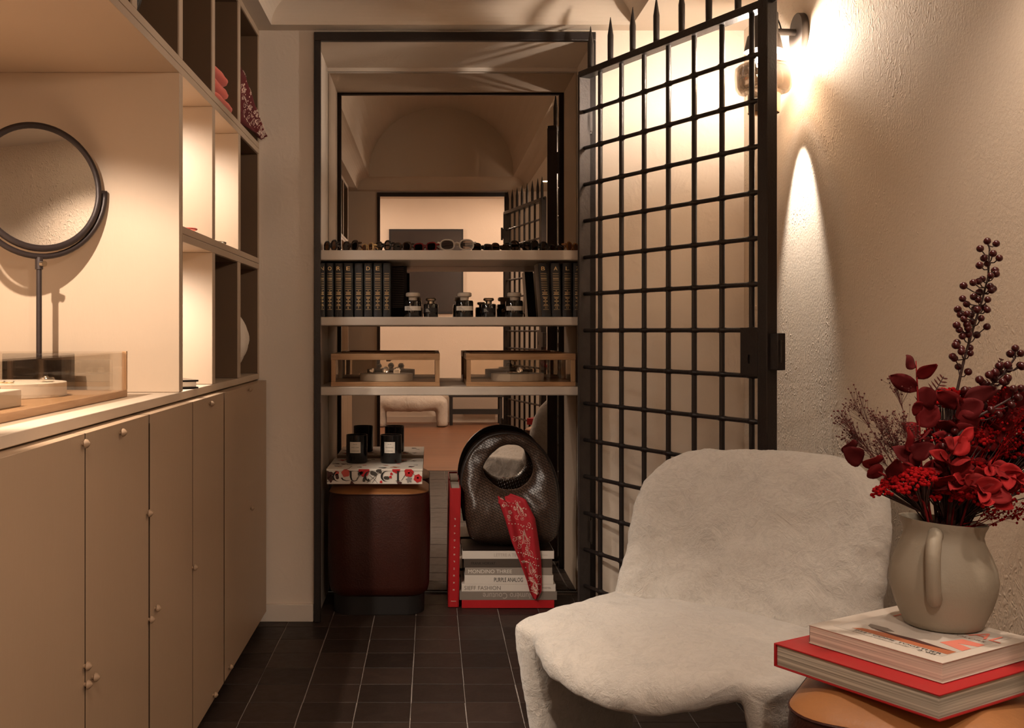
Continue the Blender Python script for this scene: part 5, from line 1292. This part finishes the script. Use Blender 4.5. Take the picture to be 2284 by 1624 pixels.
bloom_head('crimson blossom head deep in the centre of the bouquet', 2145, 1060, 1.93, .065, .035, 8, 240)
bloom_head('crimson blossom head hanging at the front rim of the jug', 2110, 1108, 1.885, .045, .024, 10, 200)
bloom_head('crimson blossom head over the right rim of the jug', 2178, 1118, 1.90, .055, .026, 12, 220)
bloom_head('crimson blossom head between the berry stems', 2185, 935, 1.94, .055, .03, 13, 220)
bloom_head('crimson blossom head at the right edge of the frame', 2290, 1020, 1.93, .06, .04, 9, 200)

def spray(label, tips, Y, seed, per=46, m='spray', rad=.0016, spreadpx=21):
    q = random.Random(seed); o = thing('gypsophila_spray', label, 'flower', VC, 0, 'dried baby breath sprays')
    sb, fb = B(), B()
    for (u, v) in tips:
        c = P(u, v, Y + q.uniform(-.02, .02)); mid = VC.lerp(c, .55) + Vector((q.uniform(-.01, .01), q.uniform(-.01, .01), -.01))
        sb.tube([VC + Vector((-.02, 0, 0)), mid, c], [.0011, .0008, .0005], 4)
        for k in range(per):
            p = c + Vector((q.gauss(0, 1), q.gauss(0, 1), q.gauss(0, 1))) * spreadpx * Y / F * .6
            sb.tube([mid.lerp(c, q.uniform(.6, 1)), p], .00028, 3, cap=False); fb.sphere(p, rad * q.uniform(.6, 1.2), 6, 4)
    x = obj('stalks', sb, m, o, smooth=True, angle=180); x['kind'] = 'stuff'
    x = obj('blossoms', fb, m, o, smooth=True, angle=180); x['kind'] = 'stuff'
spray('airy dried spray of tiny dark blossoms left of the bouquet', [(1905, 900), (1880, 935), (1895, 965), (1950, 930), (1975, 945), (1990, 965), (1960, 980), (2000, 860), (1985, 990), (2010, 940), (1955, 1010), (2015, 1000), (2035, 965), (1915, 975)], 1.90, 3)
spray('airy red spray spilling low over the right of the jug', [(2215, 1150), (2240, 1140), (2265, 1150), (2285, 1135), (2255, 1120), (2200, 1135)], 1.88, 4, 26, 'bloom', .0022, 20)
spray('airy red spray at the upper right of the bouquet', [(2160, 930), (2200, 900), (2240, 905), (2270, 935), (2190, 960), (2250, 980)], 1.90, 6, 30, 'bloom', .0022, 30)
# fern fronds
def fern(label, pts, Y, n, ln, seed):
    o = thing('fern_frond', label, 'frond', VC, 0, 'dark fern fronds'); L_ = [P(u, v, Y) for u, v in pts]
    b = B(); b.tube([VC] + L_, .0009, 5); obj('stem', b, 'stem', o)
    lb = B(); lb.add([(-.001, 0, 0), (.001, 0, 0), (.0016, .6, .0), (0, 1, 0), (-.0016, .6, 0), (0, .3, .0012)], [(0, 1, 2, 3, 4), (0, 5, 1), (1, 5, 2), (2, 5, 3), (3, 5, 4), (4, 5, 0)]); me = mesh_of(lb, 'leaflet'); finish(me, 'spray', False)
    for k in range(n):
        t_ = (k // 2 + .5) / (n / 2); f = t_ * (len(L_) - 1); i = min(int(f), len(L_) - 2); p = L_[i].lerp(L_[i + 1], f - i); td = (L_[i + 1] - L_[i]).normalized(); sd = td.cross(Vector((0, 1, 0))) * (1 if k % 2 else -1)
        d = (sd + td * .45).normalized(); nr = Vector((0, -1, 0)); xx = d.cross(nr).normalized(); s = ln * (1 - .75 * t_)
        lo = bpy.data.objects.new('leaflet', me); COL.objects.link(lo); lo.parent = o
        lo.matrix_basis = Matrix.Translation(p - VC) @ Matrix(((xx.x, d.x * s, nr.x), (xx.y, d.y * s, nr.y), (xx.z, d.z * s, nr.z))).to_4x4()
fern('fern frond behind the right-hand berries', [(2200, 880), (2220, 840), (2234, 800)], 1.93, 26, .020, 1)
fern('fern frond beside the upright eucalyptus', [(2060, 920), (2085, 875), (2105, 840)], 1.91, 18, .034, 2)

# ================================================================== ADJOINING ROOM (seen in the niche mirror)
o = thing('framed_picture', 'large dark framed picture on the wall of the adjoining room', 'picture', (-0.07, HY + .02, 1.3))
b = B(); b.box(-.515, .38, HY + .0005, HY + .03, 1.31, 2.33); obj('frame', b, 'black_matt', o, bevel=.003)
b = B(); b.box(-.49, .355, HY + .0302, HY + .032, 1.335, 2.305); obj('image', b, 'dark_picture', o)
o = thing('console_table', 'black wooden console in the adjoining room, seen in the mirror', 'table', (0.48, -3.62, 0))
b = B(); b.box(.20, .84, -3.80, -3.44, .33, .37); obj('top', b, 'black_matt', o, bevel=.002)
for x in (.21, .79):
    for y in (-3.79, -3.49): b = B(); b.box(x, x + .035, y, y + .035, .001, .33); obj('leg', b, 'black_matt', o)
b = B(); b.box(.245, .79, -3.485, -3.465, .13, .19); obj('stretcher', b, 'black_matt', o)
o = thing('fur_ottoman', 'low cream fur ottoman in the adjoining room, seen in the mirror', 'ottoman', (-.24, -3.4, 0))
b = B()
def ott(u, v):
    a = 2 * PI * u; lat = -PI / 2 + PI * v; px, py = superpt(a, 3.2); c = max(0, math.cos(lat)) ** .4
    return Vector((-.24 + px * .42 * c, -3.40 + py * .25 * c, .275 + .10 * math.sin(lat)))
b.grid(ott, 40, 16, closeu=True)
for sx in (-1, 1):
    def lg(u, v):
        a = 2 * PI * u; px, py = superpt(a, 3)
        return Vector((-.24 + sx * .355 + px * .065, -3.40 + py * .20, .003 + .30 * v))
    b.grid(lg, 24, 8, closeu=True); n0 = len(b.v) - 24 * 8; b.f.append(tuple(n0 + i * 8 for i in range(24))); b.f.append(tuple(n0 + i * 8 + 7 for i in range(24)))
me = remesh(b, .016, 8, ((7, .010),)); obj('body', me, 'fur', o, smooth=True, angle=180)
